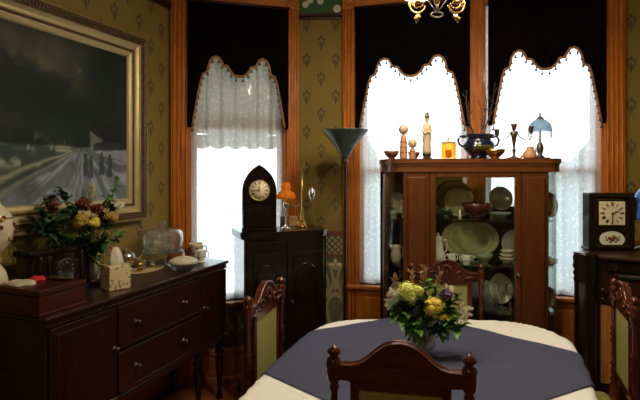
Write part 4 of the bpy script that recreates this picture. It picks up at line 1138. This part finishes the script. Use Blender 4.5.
dc = (0, .222); m = MB(); m.box(-.072, .072, -.055, -.05, dc[1]-.068, dc[1]+.072); d = m.build('dial', M['dial'], t)
m = MB()
for k in range(12):
    an = k*PI/6; T = Matrix.Translation((.055*math.sin(an), -.0555, dc[1]+.002+.055*math.cos(an))) @ Matrix.Rotation(an, 4, 'Y'); numeral_strokes(m, ROM[k], T, .022)
m.build('numerals', M['ink'], d)
m = MB(); hand(m, 0, -.058, dc[1], math.radians(63), .046, .003); hand(m, 0, -.060, dc[1], math.radians(182), .052, .0028); m.ball((0, -.059, dc[1]), .006, 8); m.build('hands', M['ink'], d)
m = MB(); m.prism([(.07*math.cos(k*PI/20), .068+.048*math.sin(k*PI/20)) for k in range(40)], -.056, -.05); ov = m.build('oval_glass', M['white'], t)
m = MB()
for x, z, r_, c_i in ((0, .066, .014, 0), (.016, .078, .011, 0), (-.016, .074, .010, 0), (.004, .086, .009, 1), (-.03, .064, .009, 2), (.032, .066, .010, 2), (.02, .054, .008, 2), (-.012, .052, .008, 2), (-.036, .08, .006, 2), (.04, .082, .006, 2)):
    m.cur = c_i; m.ball((x, -.056, z), r_, 8, sy=.15)
m.build('painted_flowers', [M['rust'], M['ochre'], M['leaf']], ov)
MB().box(-w2-.008, w2+.008, -.058, .055, 0, .014, bev=.003).build('base', M['dark'], t)
# blue glass figure at the right margin
q = at_y(640, 250, 2.93)
t = thing('glass_lamp', 'lamp with blue stained-glass shade cut by the right edge', 'lamp', (q[0]+.045, q[1]+.03, DH))
MB().lathe([(.05, 0), (.05, .012), (.02, .025), (.012, .06), (.015, .12), (.01, .19)], n=18).build('base', M['pewter'], t)
m = MB(); m.lathe([(.082, .185), (.085, .20), (.072, .27), (.05, .33), (.02, .37), (.012, .38)], n=24, cap=False)
m.build('lamp_shade', plain('blue_stained_glass', (.05, .12, .45), .15, vary=.8, scale=18, coat=.5), t, solid=.003)
m = MB(); m.lathe([(.014, .375), (.016, .385), (.004, .40), (.001, .41)], n=12); m.build('finial', M['pewter'], t)
m = MB()
for k in range(24): m.ball((.083*math.cos(k*PI/12), .083*math.sin(k*PI/12), .178), .007, 6)
m.build('shade_beads', M['silver'], t)

# ------------------------------------------------------------ things on the sideboard
def onsb(px, py, z=ZT): x, y = at_z(px, py, z); return (x, y, z)
# chest
bx0 = at_z(37, 318, ZT)
t = thing('wooden_chest', 'low red-brown wooden chest on the near end of the sideboard', 'chest', (s1[0]-.936*.045, s1[1]+.352*.045, ZT), RZ(AZS))
m = MB(); m.box(.004, .256, 0, .28, 0, .085, bev=.003); m.box(0, .26, -.006, .28, 0, .012, bev=.003); m.build('box_body', M['chest'], t)
m = MB(); m.box(0, .26, -.004, .284, .087, .115, bev=.005); m.build('lid', M['chest'], t)
CZ = ZT+.115
chest_loc = t.location.copy()
def onchest(u, v): return (chest_loc[0]+dL[0]*u-dL[1]*v, chest_loc[1]+dL[1]*u+dL[0]*v, CZ)
def blobcloth(name, label, loc, rx, ry, h, mat, seed, rot=0):
    rs = np.random.RandomState(seed); ph = rs.rand(4)*6
    m = MB(); m.lathe([(1, 0), (1.02, h*.3), (.8, h*.8), (.5, h), (.2, h*.8), (.001, h*.85)], n=28, sx=rx, sy=ry, wob=lambda a, i: .12*math.sin(a*5+ph[0])+.07*math.sin(a*9+ph[1]+i))
    return tag(m.build(name, mat, loc=loc, rotz=rot), label, 'cloth')
blobcloth('pale_doily', 'crumpled pale doily on the wooden chest beside the red cloth', onchest(.07, .20), .055, .075, .016, M['pale'], 1, RZ(AZS))
blobcloth('red_napkin', 'folded bright red cloth on the wooden chest', onchest(.16, .20), .032, .038, .018, M['red'], 2, RZ(AZS))
# leaf dish
t = thing('leaf_dish', 'small dark green leaf-shaped dish behind the red cloth', 'dish', onchest(.215, .105), RZ(AZS))
MB().lathe([(.03, 0), (.045, .004), (.058, .014), (.055, .014), (.03, .006), (.001, .005)], n=24, sx=.62, sy=1.2, wob=lambda a, i: .08*math.sin(a*6)).build('dish', M['potgreen'], t)
m = MB(); m.tube([(0, -.07, .014), (0, 0, .009), (0, .07, .014)], .002, 5); m.build('silver_rib', M['silver'], t)
# oil lamp with painted globes at left edge
lp = along((s1[0], s1[1]), AZS, .08); 
def sbl(u, v, z=ZT): return (s1[0]+dL[0]*u-dL[1]*v, s1[1]+dL[1]*u+dL[0]*v, z)
lb = at_y(-8, 270, 2.28)
t = thing('globe_lamp', 'painted cream glass globe lamp cut by the left edge', 'lamp', (lb[0], lb[1], ZT))
MB().lathe([(.06, 0), (.065, .012), (.05, .03), (.03, .04)], n=24).build('foot', M['dimbrass'], t)
MB().lathe([(.03, .04), (.045, .05), (.063, .09), (.066, .125), (.055, .165), (.035, .195), (.03, .205)], n=28).build('lower_globe', M['cream'], t)
MB().lathe([(.03, .20), (.04, .21), (.04, .225), (.03, .235), (.035, .25)], n=20).build('collar', M['dimbrass'], t)
gl_ = MB().lathe([(.035, .25), (.045, .26), (.080, .31), (.090, .36), (.082, .42), (.05, .468), (.035, .48), (.035, .49)], n=32).build('upper_globe', M['cream'], t)
m = MB(); random.seed(4)
for k in range(30):
    a = random.uniform(0, 2*PI); z = random.uniform(.29, .44); rr = .089*math.sqrt(max(.1, 1-((z-.36)/.13)**2*.55))
    m.cur = k % 2; m.ball((rr*math.cos(a), rr*math.sin(a), z), .011, 6)
o = m.build('painted_roses', [M['rust'], M['ochre']], gl_); o['kind'] = 'stuff'
m = MB(); m.tube([(.083*math.cos(k*PI/12), .083*math.sin(k*PI/12), .415) for k in range(24)], .003, 5, closed=True); m.build('gold_band', M['brass'], gl_)
# black mantel clock
t = thing('mantel_clock', 'black mantel clock with dim round dial half hidden at left', 'clock', sbl(.37, .36), RZ(AZS))
m = MB(); m.box(-.20, .20, -.07, .07, 0, .03, bev=.005); m.box(-.185, .185, -.06, .06, .03, .21); m.box(-.20, .20, -.07, .07, .21, .24, bev=.008); m.build('case', M['lacq'], t)
for x in (-.15, -.10, .10, .15): MB().lathe([(.011, .03), (.009, .05), (.009, .19), (.012, .21)], (x, -.062, 0), 10).build('column', M['lacq'], t)
T = Matrix.Translation((0, -.06, .12)) @ Matrix.Rotation(PI/2, 4, 'X')
d = MB().lathe([(.062, 0), (.06, .006), (.052, .008), (.05, .004), (.001, .004)], T=T, n=28).build('dial', M['black'], t)
m = MB()
for k in range(12):
    an = k*PI/6; T = Matrix.Translation((.04*math.sin(an), -.067, .12+.04*math.cos(an))) @ Matrix.Rotation(an, 4, 'Y'); numeral_strokes(m, ROM[k], T, .012)
m.build('numerals', M['dimbrass'], d)
# cream figure behind the flowers
t = thing('cream_figure', 'small cream jar standing behind the bouquet', 'jar', sbl(.63, .38), 0)
MB().lathe([(.028, 0), (.032, .01), (.036, .05), (.03, .09), (.018, .11), (.02, .12)], n=20).build('body', M['cream'], t)
MB().lathe([(.022, .12), (.016, .135), (.005, .14), (.007, .15), (.001, .155)], n=16).build('lid', M['cream'], t)

# bouquets --------------------------------------------------------
def stemline(m, base, tip, r=.0022):
    b = Vector(base); t = Vector(tip); mid = b+(t-b)*.55+Vector((0, 0, .03)); m.tube([b, b+(mid-b)*.5, mid, mid+(t-mid)*.6, t], [r, r, r, r*.9, r*.7], 6)
def flower(name, label, base, tip, kind, r, mat, grp, leaves=2, lm=None, n=None, pet=None):
    base = Vector(base); tip = Vector(tip)
    t = thing(name, label, 'foliage' if kind in ('leaves', 'fern') else 'flower', tuple(base), 0, grp)
    L = tip-base
    m = MB(); stemline(m, (0, 0, 0), L); m.build('stem', M['stem'] if kind != 'plume' else M['plume'], t)
    m = MB()
    if kind == 'mop':
        for q in range(8):
            o_ = Vector((random.gauss(0, 1), random.gauss(0, 1), random.gauss(0, .6))).normalized()*r*random.uniform(.35, .68)
            m.florets(L+o_, r*random.uniform(.42, .6), (n or 70)//4, pet or .012, .85); m.ball(L, r*.55, 10, sz=.8)
    elif kind == 'spray':
        for k in range(n or 14):
            d = Vector((random.gauss(0, 1), random.gauss(0, 1), random.gauss(.2, .8))).normalized()*r*random.uniform(.5, 1.1)
            m.tube([L-Vector((0, 0, r*.8)), L+d], .001, 4); m.florets(L+d, (pet or .010)*.6, 6, pet or .010)
    elif kind == 'plume':
        d = L.normalized()
        for k in range(26):
            q = L-d*.10*(k/26); s = Vector((random.gauss(0, 1), random.gauss(0, 1), .5)).normalized(); m.tube([q, q+s*.02+d*.012], [.0022, .0008], 4)
    if m.f: m.build('bloom', mat, t)
    many = kind in ('leaves', 'fern')
    if leaves:
        for k in range(leaves*(4 if kind == 'leaves' else 3 if kind == 'fern' else 1)):
            m = MB(); f = random.uniform(.6, 1.02) if many else .75+.2*k/max(1, leaves)
            p = L*f+Vector((0, 0, .03*math.sin(min(1, f)*PI)))
            d = L.normalized()*.7+Vector((random.gauss(0, 1), random.gauss(0, 1), random.gauss(.1, .8))).normalized()
            if kind == 'fern': m.leaf(p, d, .045, .026, .25)
            elif kind == 'leaves': q = r*random.uniform(.6, 1.05); m.leaf(p, d, q, q*.6, .35)
            else: m.leaf(p, d, .06, .036, .35)
            m.build('leaf', lm or M['leaf'], t)
    return t
def glass_vase(label, loc, R_, h, name='glass_vase'):
    t = thing(name, label, 'vase', loc)
    m = MB(); m.lathe([(R_*.6, 0), (R_*.62, .006), (R_*.7, .015), (R_*.98, h*.38), (R_, h*.5), (R_*.8, h*.78), (R_*.62, h*.88), (R_*.8, h), (R_*.76, h), (R_*.57, h*.88), (R_*.74, h*.78), (R_*.93, h*.5), (R_*.9, h*.38), (R_*.6, .022), (.001, .018)], n=32)
    m.build('vessel', M['cutglass'], t)
    MB().lathe([(R_*.58, .024), (R_*.88, h*.38), (R_*.90, h*.5), (R_*.001, h*.5)], n=28).build('water', clear_glass('vase_water', (.85, .90, .80), 1.0), t)
    return t
random.seed(17)
# table vase: foot near pixel (425,357)
vx, vy = at_z(425, 358, TT+.011)
vx, vy = vx, vy+.04
vz0 = TT+.0125
glass_vase('round clear glass vase of flowers on the blue-grey cloth', (vx, vy, vz0), .058, .13)
def tv(px, py, dy=0):
    Y = vy+dy; p = at_y(px, py, Y); return p
G = 'flowers in the clear glass vase on the table'
bs = lambda: (vx+random.uniform(-.015, .015), vy+random.uniform(-.015, .015), vz0+.03)
flower('hydrangea_stem', 'large lime-yellow hydrangea head at top of the table bouquet', bs(), tv(410, 291, -.01), 'mop', .060, M['lime'], G, 2, n=330, pet=.0085)
flower('yellow_flower', 'bright yellow flower head low in the middle of the table bouquet', bs(), tv(434, 308, -.06), 'mop', .050, M['yellow'], G, 2, n=330, pet=.0065)
flower('purple_flower', 'deep purple flower at right of the table bouquet', bs(), tv(446, 295, -.02), 'mop', .028, M['purple'], G, 2, n=50, pet=.012)
flower('mauve_flower', 'mauve flower spray at lower left of the table bouquet', bs(), tv(402, 316, -.03), 'spray', .035, M['mauve'], G, 2, n=30, pet=.008)
flower('white_flower', 'white daisy spray at far left of the table bouquet', bs(), tv(392, 303, -.01), 'spray', .034, M['whitepetal'], G, 1, n=26, pet=.007)
flower('white_flower', 'white daisy spray at right of the table bouquet', bs(), tv(464, 310, -.02), 'spray', .036, M['whitepetal'], G, 2, n=28, pet=.007)
flower('white_flower', 'low white daisy sprig beside the right hanging leaves', bs(), tv(461, 319, -.04), 'spray', .026, M['whitepetal'], G, 0, n=12, pet=.008)
flower('white_flower', 'upper white daisy sprig at left of the table bouquet', bs(), tv(394, 292, -.01), 'spray', .026, M['whitepetal'], G, 0, n=12, pet=.008)
flower('white_flower', 'white sprig above the purple flower in the table bouquet', bs(), tv(449, 289, .02), 'spray', .02, M['whitepetal'], G, 0, n=9, pet=.009)
flower('yellow_flower', 'small yellow sprig under the bright yellow head in the table bouquet', bs(), tv(443, 318, -.06), 'spray', .018, M['yellow'], G, 0, n=9, pet=.009)
flower('grass_plume', 'dry grass plume arching left from the table bouquet', bs(), tv(393, 277, 0), 'plume', .02, M['plume'], G, 0)
flower('grass_plume', 'tall dry grass plume at the top of the table bouquet', bs(), tv(424, 268, .02), 'plume', .02, M['plume'], G, 0)
flower('grass_plume', 'dry grass plume left of the tallest one in the table bouquet', bs(), tv(411, 272, .04), 'plume', .02, M['plume'], G, 0)
flower('grass_plume', 'thin dry plume leaning right at the top of the table bouquet', bs(), tv(440, 272, .04), 'plume', .02, M['plume'], G, 0)
for i, (px, py, dy, r_, n_, lab) in enumerate(((401, 300, -.07, .075, 4, 'broad green leaves at left of the table bouquet'), (460, 329, -.05, .085, 4, 'green leaves hanging lower right of the table bouquet'), (418, 330, -.08, .075, 5, 'green leaves over the vase rim in the table bouquet'),
        (460, 295, .0, .07, 4, 'green leaves at upper right of the table bouquet'), (436, 290, .03, .06, 4, 'green leaves between the hydrangea and purple flower'), (450, 312, -.02, .07, 5, 'dark green leaves behind the white daisies, table bouquet'),
        (408, 308, .0, .07, 5, 'green leaves behind the mauve flowers, table bouquet'), (428, 322, -.05, .065, 5, 'green leaves under the yellow flower, table bouquet'),
        (395, 312, -.06, .07, 5, 'green leaves below the white daisies at far left, table bouquet'), (421, 302, -.05, .07, 6, 'green leaves between the two big yellow heads'), (452, 322, -.06, .07, 5, 'green leaves right of the small yellow sprig'),
        (410, 322, -.07, .07, 5, 'green leaves drooping in front of the vase at left'), (440, 330, -.07, .06, 5, 'green leaves drooping in front of the vase at right'), (426, 284, .02, .06, 4, 'green leaves behind the dry plumes'))):
    flower('leafy_sprig', lab, bs(), tv(px, py, dy), 'leaves', r_, None, G, n_, lm=M['leaf'] if i % 3 else M['leafd'])
# sideboard bouquet
wx, wy, _ = onsb(83, 284)
wx += .035; wy -= .015
glass_vase('tall clear vase holding the autumn bouquet on the sideboard', (wx, wy, ZT), .062, .20)
def sv(px, py, dy=0):
    k = (px-320)/F; return at_y(px, py, min(wy+dy, 2.41/(.376-k)))
G2 = 'autumn flowers on the sideboard'
bs2 = lambda: (wx+random.uniform(-.015, .015), wy+random.uniform(-.015, .015), ZT+.03)
flower('yellow_flower', 'large ochre-yellow flower head in the middle of the sideboard bouquet', bs2(), sv(80, 221, -.06), 'mop', .05, M['ochre'], G2, 2, n=260, pet=.008)
flower('yellow_flower', 'yellow flower head beside the large ochre one, sideboard bouquet', bs2(), sv(93, 223, -.05), 'mop', .035, M['yellow'], G2, 1, n=200, pet=.0075)
flower('orange_flower', 'orange flower spray at right of the sideboard bouquet', bs2(), sv(112, 217, -.02), 'mop', .04, M['ochre'], G2, 2, n=160, pet=.009)
flower('rust_flower', 'rust red flower at the top of the sideboard bouquet', bs2(), sv(82, 204, .0), 'mop', .04, M['rust'], G2, 1, n=50, pet=.014)
flower('rust_flower', 'rust red flower right of the top one in the sideboard bouquet', bs2(), sv(97, 207, -.03), 'mop', .035, M['rust'], G2, 1, n=50, pet=.012)
flower('rust_flower', 'brownish red flower at left of the sideboard bouquet', bs2(), sv(54, 206, -.02), 'mop', .038, M['rust'], G2, 2, n=50, pet=.013)
flower('yellow_flower', 'single upright yellow spike above the sideboard bouquet', bs2(), sv(92, 186, 0), 'plume', .02, M['yellow'], G2, 0)
flower('white_flower', 'pale sprig at right edge of the sideboard bouquet', bs2(), sv(119, 206, 0), 'spray', .025, M['whitepetal'], G2, 1, n=10, pet=.01)
for i, (px, py, dy, r_, n_, k, lab) in enumerate(((62, 192, 0, .08, 7, 'leaves', 'dark leafy branch rising at upper left of the sideboard bouquet'), (117, 182, .0, .07, 9, 'fern', 'tall thin branch of small leaves right of the sideboard bouquet'),
        (38, 212, 0, .08, 6, 'leaves', 'dark leafy branch reaching far left of the sideboard bouquet'), (60, 236, -.08, .10, 5, 'leaves', 'broad green leaf drooping low at left of the sideboard bouquet'),
        (80, 240, -.08, .09, 6, 'leaves', 'green leaves hanging over the tall vase'), (104, 240, -.05, .08, 5, 'leaves', 'dark leaves below the orange flowers, sideboard bouquet'),
        (124, 232, 0, .06, 6, 'fern', 'bright little leaves lower right of the sideboard bouquet'), (73, 213, .03, .08, 6, 'leaves', 'dark leaves behind the rust flowers, sideboard bouquet'),
        (105, 198, .03, .07, 6, 'leaves', 'dark leaves at upper right of the sideboard bouquet'), (47, 228, .0, .08, 6, 'leaves', 'dark leaves at lower left of the sideboard bouquet'), (112, 212, .02, .07, 6, 'leaves', 'dark leaves behind the orange flower, sideboard bouquet'), (90, 228, .02, .08, 7, 'leaves', 'dense dark leaves in the heart of the sideboard bouquet'),
        (34, 222, -.03, .075, 6, 'leaves', 'leftmost dark leafy branch of the sideboard bouquet'), (70, 246, -.06, .085, 7, 'leaves', 'dark leaves hiding the rim of the tall vase at left'), (95, 250, -.04, .075, 7, 'leaves', 'dark leaves hiding the rim of the tall vase at right'), (50, 200, .0, .07, 6, 'leaves', 'dark leaves above the brownish flower, sideboard bouquet'))):
    flower('leafy_spray', lab, bs2(), sv(px, py, dy), k, r_, None, G2, n_, lm=M['leafd'] if k == 'leaves' and i != 3 else M['leaf'])
# tissue box
q = onsb(117.5, 292)
t = thing('tissue_box', 'cream floral tissue box on the sideboard before the bouquet', 'tissue box', (q[0]-.045, q[1]+.085, ZT), RZ(45))
MB().box(-.058, .058, -.058, .058, 0, .13, bev=.004).build('box', M['tissuebox'], t)
m = MB(); m.lathe([(.022, .0), (.040, .01), (.036, .04), (.026, .07), (.014, .10), (.004, .105)], (0, 0, .120), 22, sy=.55, wob=lambda a, i: .18*math.sin(a*5+i)); m.build('tissue', M['tissue'], t)
# gold ornament clock behind bouquet
t = thing('gilt_ornament', 'ornate gilt scrollwork stand behind the tissue box', 'ornament', sbl(.62, .28), RZ(AZS)); t.scale = (1.35, 1.35, 1.35)
m = MB(); m.lathe([(.04, 0), (.045, .01), (.02, .025), (.01, .05), (.02, .06), (.01, .08)], n=16)
m.build('base', M['brass'], t)
m = MB()
for s in (-1, 1):
    m.tube([(s*(.01+.05*math.sin(k/10*PI)), 0, .07+.09*k/10) for k in range(11)], .005, 6)
    m.tube([(s*(.04+.016*math.cos(k*.7)), 0, .11+.016*math.sin(k*.7)) for k in range(9)], .004, 6)
m.ball((0, 0, .165), .014, 10); m.build('scrollwork', M['brass'], t)
# silver teapot
t = thing('silver_teapot', 'small shiny silver teapot behind the tissue box', 'teapot', onsb(126, 270), 0); t.scale = (1.25, 1.25, 1.25)
MB().lathe([(.03, 0), (.035, .008), (.02, .015), (.045, .04), (.05, .065), (.038, .09), (.025, .098), (.01, .108), (.007, .12), (.001, .124)], n=24).build('body', M['silver'], t)
m = MB(); m.tube([(.045, 0, .05), (.07, 0, .06), (.08, 0, .09), (.092, 0, .10)], [.01, .008, .006, .005], 8); m.build('spout', M['silver'], t)
m = MB(); m.tube([(-.04, 0, .085), (-.075, 0, .09), (-.08, 0, .055), (-.046, 0, .04)], .005, 8); m.build('handle', M['silver'], t)
# gold doily tray and small brass items
t = thing('doily_tray', 'tray with gold lacy doily between tissue box and glass bowl', 'tray', (lambda p: (p[0], p[1], ZT))(onsb(146, 270)), RZ(AZS))
MB().lathe([(.001, 0), (.125, 0), (.135, .006), (.130, .006), (.12, .003), (.001, .003)], n=36, sx=1.1, sy=.62, wob=lambda a, i: .03*math.sin(a*18) if i in (1, 2, 3) else 0).build('tray', M['doily'], t)
bp = onsb(140, 266)
for k, (u, v, h_, mt, lab) in enumerate(((-.06, .0, .055, 'brass', 'short brass candle pot at left on the doily tray'), (.0, .02, .06, 'cutglass', 'small clear glass holder in the middle of the doily tray'), (.06, .0, .05, 'silver', 'tiny silver cup at right on the doily tray'))):
    tp = t.location; x = tp[0]+dL[0]*u-dL[1]*v; y = tp[1]+dL[1]*u+dL[0]*v
    tag(MB().lathe([(.018, 0), (.02, .006), (.012, .014), (.02, h_*.5), (.022, h_), (.019, h_), (.014, h_*.5), (.001, .016)], n=20).build('small_cup', M[mt], loc=(x, y, ZT+.0065)), lab, 'cup', 'little cups on the doily tray')
# cake dome
q = onsb(160, 258)
q = onsb(160, 266); q = (q[0]+.02, q[1]-.01, ZT)
t = thing('cake_dome', 'clear glass cake dome with knob on a pedestal stand', 'cake stand', q)
RD = .132
MB().lathe([(.055, 0), (.058, .006), (.02, .02), (.016, .07), (.03, .085), (RD*1.0, .092), (RD*1.06, .102), (RD*1.04, .104), (RD*.95, .096), (.001, .094)], n=36).build('pedestal', M['cutglass'], t)
dm = MB().lathe([(RD, .106), (RD, .20), (RD*.96, .225), (RD*.85, .243), (RD*.5, .252), (.001, .254)], n=36).build('dome', M['cutglass'], t, solid=.003)
MB().lathe([(.010, .253), (.007, .265), (.018, .277), (.021, .290), (.012, .305), (.001, .309)], n=16).build('dome_knob', M['cutglass'], dm)
# glass bowl, cup, jar
q = onsb(181, 272)
t = thing('glass_bowl', 'cut glass covered bowl at the far end of the sideboard', 'bowl', (q[0], q[1]+.05, ZT))
MB().lathe([(.05, 0), (.055, .006), (.075, .02), (.10, .045), (.104, .052), (.098, .052), (.07, .026), (.001, .012)], n=32, wob=lambda a, i: .02*math.sin(a*16)).build('bowl', M['cutglass'], t)
ld = MB().lathe([(.098, .053), (.085, .068), (.05, .085), (.012, .092), (.008, .10), (.013, .108), (.001, .115)], n=28, wob=lambda a, i: .02*math.sin(a*16)).build('lid', M['pale'], t)
q = onsb(194, 259)
t = thing('floral_mug', 'cream mug with pink flowers behind the glass bowl', 'mug', (q[0], q[1]+.06, ZT+.0))
MB().lathe([(.04, 0), (.045, .006), (.047, .09), (.052, .105), (.047, .105), (.043, .09), (.04, .01), (.001, .008)], n=26).build('cup', M['cream'], t)
m = MB(); m.tube([(.045, 0, .085), (.075, 0, .085), (.078, 0, .045), (.046, 0, .03)], .006, 8); m.build('handle', M['cream'], t)
m = MB()
for k in range(10): a = -PI*.5+(k-5)*.35; m.ball((.047*math.cos(a), .047*math.sin(a), .055+.02*math.sin(k*2.3)), .008, 6)
m.build('flower_band', M['rust'], t)
q = onsb(205, 263)
t = thing('small_creamer', 'small white footed creamer at the far corner of the sideboard', 'jug', (q[0]-.03, q[1]+.03, ZT))
MB().lathe([(.022, 0), (.024, .005), (.012, .012), (.03, .04), (.032, .06), (.026, .075), (.03, .085), (.026, .083)], n=22).build('body', M['white'], t)
m = MB(); m.tube([(.028, 0, .075), (.048, 0, .07), (.046, 0, .035), (.028, 0, .03)], .004, 8); m.build('handle', M['white'], t)

# ------------------------------------------------------------ chandelier
cy_ = 2.25; cxx = at_y(437, 15, cy_)
t = thing('chandelier', 'gilt chandelier whose scrolled arms dip in at the top', 'chandelier', (cxx[0], cy_, 0))
zb = at_y(437, 17, cy_)[2]
MB().lathe([(.012, zb+.06), (.02, zb+.10), (.05, zb+.16), (.03, zb+.24), (.012, zb+.28), (.012, TOP-.03), (.05, TOP-.02), (.055, TOP)], n=20).build('stem', M['brass'], t)
m = MB(); m.tube([(.028*math.cos(k*PI/10), 0, zb+.012+.012*math.sin(k*PI/10)) for k in range(20)], .004, 6, closed=True); m.tube([(0, 0, zb+.02), (0, 0, zb+.08)], .006, 8)
for s in (-1, 1): m.tube([(s*.006, 0, zb+.03), (s*.02, 0, zb+.045), (s*.05, 0, zb+.09)], .003, 6)
m.build('glass_drop', M['pewter'], t)
for k in range(4):
    a = k*PI/2; T = Matrix.Rotation(a, 4, 'Z'); m = MB()
    ax = .09
    m.tube([T @ Vector((x, 0, z)) for x, z in ((.02, zb+.14), (.06, zb+.16), (.15, zb+.14), (.30, zb+.22), (.38, zb+.39), (.42, zb+.42), (.42, zb+.37))], .009, 8)
    if k % 2 == 0:
        m.tube([T @ Vector((ax+.036*math.cos(q*PI/9), 0, zb+.055+.036*math.sin(q*PI/9))) for q in range(-9, 4)], .0055, 6)
        m.tube([T @ Vector((ax+.018*math.cos(q*PI/6+1), 0, zb+.06+.018*math.sin(q*PI/6+1))) for q in range(-5, 5)], .005, 6)
        for q in range(7): m.ball(T @ Vector((ax+.026*math.cos(PI+q*PI/6), .004, zb+.062+.02*math.sin(PI+q*PI/6))), .006, 6)
        m.ball(T @ Vector((ax, 0, zb+.07)), .014, 8)
        # leaf drop
        m.tube([T @ Vector((ax, 0, zb+.02)), T @ Vector((ax-.004, 0, zb+.004)), T @ Vector((ax+.004, 0, zb-.012)), T @ Vector((ax+.006, 0, zb-.026))], [.006, .011, .010, .003], 8)
        m.ball(T @ Vector((ax-.010, 0, zb+.0)), .006, 6); m.ball(T @ Vector((ax+.012, 0, zb-.006)), .006, 6)
    ar = m.build('arm', M['brass'], t)
    m = MB(); m.lathe([(.02, zb+.37), (.035, zb+.36), (.06, zb+.31), (.07, zb+.26), (.085, zb+.245), (.081, zb+.247), (.05, zb+.315), (.015, zb+.365)], T @ Vector((.42, 0, 0)), 20); m.build('glass_shade', M['lampglass'], ar)
    ld = bpy.data.lights.new('bulb', 'POINT'); ld.energy = 26; ld.color = (1, .87, .68); ld.shadow_soft_size = .04
    lo = bpy.data.objects.new('bulb', ld); C.objects.link(lo); lo.parent = t; lo.location = T @ Vector((.42, 0, zb+.262))
# fill light added in the form of a ceiling lamp, unseen behind the camera
t = thing('fill_ceiling_lamp', 'frosted ceiling bowl lamp added unseen behind the camera as fill light', 'lamp', (-.75, -.6, 0))
MB().lathe([(.07, TOP), (.07, TOP-.03), (.02, TOP-.05), (.012, TOP-.06), (.012, TOP-.28)], n=20).build('stem', M['brass'], t)
MB().lathe([(.001, TOP-.42), (.08, TOP-.41), (.15, TOP-.36), (.17, TOP-.30), (.165, TOP-.30), (.14, TOP-.355), (.07, TOP-.40), (.001, TOP-.41)], n=28).build('glass_bowl', M['lampglass'], t)
ld = bpy.data.lights.new('bulb', 'POINT'); ld.energy = 24; ld.color = (1, .84, .62); ld.shadow_soft_size = .1
lo = bpy.data.objects.new('bulb', ld); C.objects.link(lo); lo.parent = t; lo.location = (0, 0, TOP-.46)

# ------------------------------------------------------------ daylight
w = bpy.data.worlds.new('overcast'); bpy.context.scene.world = w; w.use_nodes = True
bg = w.node_tree.nodes['Background']; bg.inputs[0].default_value = (.86, .94, 1.0, 1); bg.inputs[1].default_value = 6.4
def portal(P, az, op):
    u = (op[0]+op[1])/2; ld = bpy.data.lights.new('window_portal', 'AREA'); ld.shape = 'RECTANGLE'; ld.size = op[1]-op[0]; ld.size_y = op[3]-op[2]
    ld.cycles.is_portal = True
    o = bpy.data.objects.new('window_portal', ld); C.objects.link(o)
    d = (math.sin(math.radians(az)), math.cos(math.radians(az))); out = (-d[1], d[0])
    o.location = (P[0]+d[0]*u+out[0]*(TH+.03), P[1]+d[1]*u+out[1]*(TH+.03), (op[2]+op[3])/2)
    o.rotation_euler = (Vector((-out[0], -out[1], 0))).to_track_quat('-Z', 'Z').to_euler()
portal(c0, 75, W1); portal(g0, 105, W2); portal(g0, 105, W3);

# ------------------------------------------------------------ camera and view
cd = bpy.data.cameras.new('camera'); cam = bpy.data.objects.new('camera', cd); C.objects.link(cam)
cd.sensor_fit = 'HORIZONTAL'; cd.sensor_width = 36; cd.lens = F/640*36; cd.clip_start = .05
cam.location = (0, 0, H); cam.rotation_euler = (PI/2, 0, 0); cd.shift_y = -(200-HORIZON)/640
bpy.context.scene.camera = cam
sc = bpy.context.scene
sc.view_settings.view_transform = 'Standard'; sc.view_settings.look = 'None'; sc.view_settings.gamma = 1
sc.view_settings.exposure = 0.0; sc.view_settings.use_curve_mapping = False
sc.cycles.max_bounces = 10; sc.cycles.transparent_max_bounces = 24; sc.cycles.use_denoising = True
sc.cycles.sample_clamp_indirect = 4
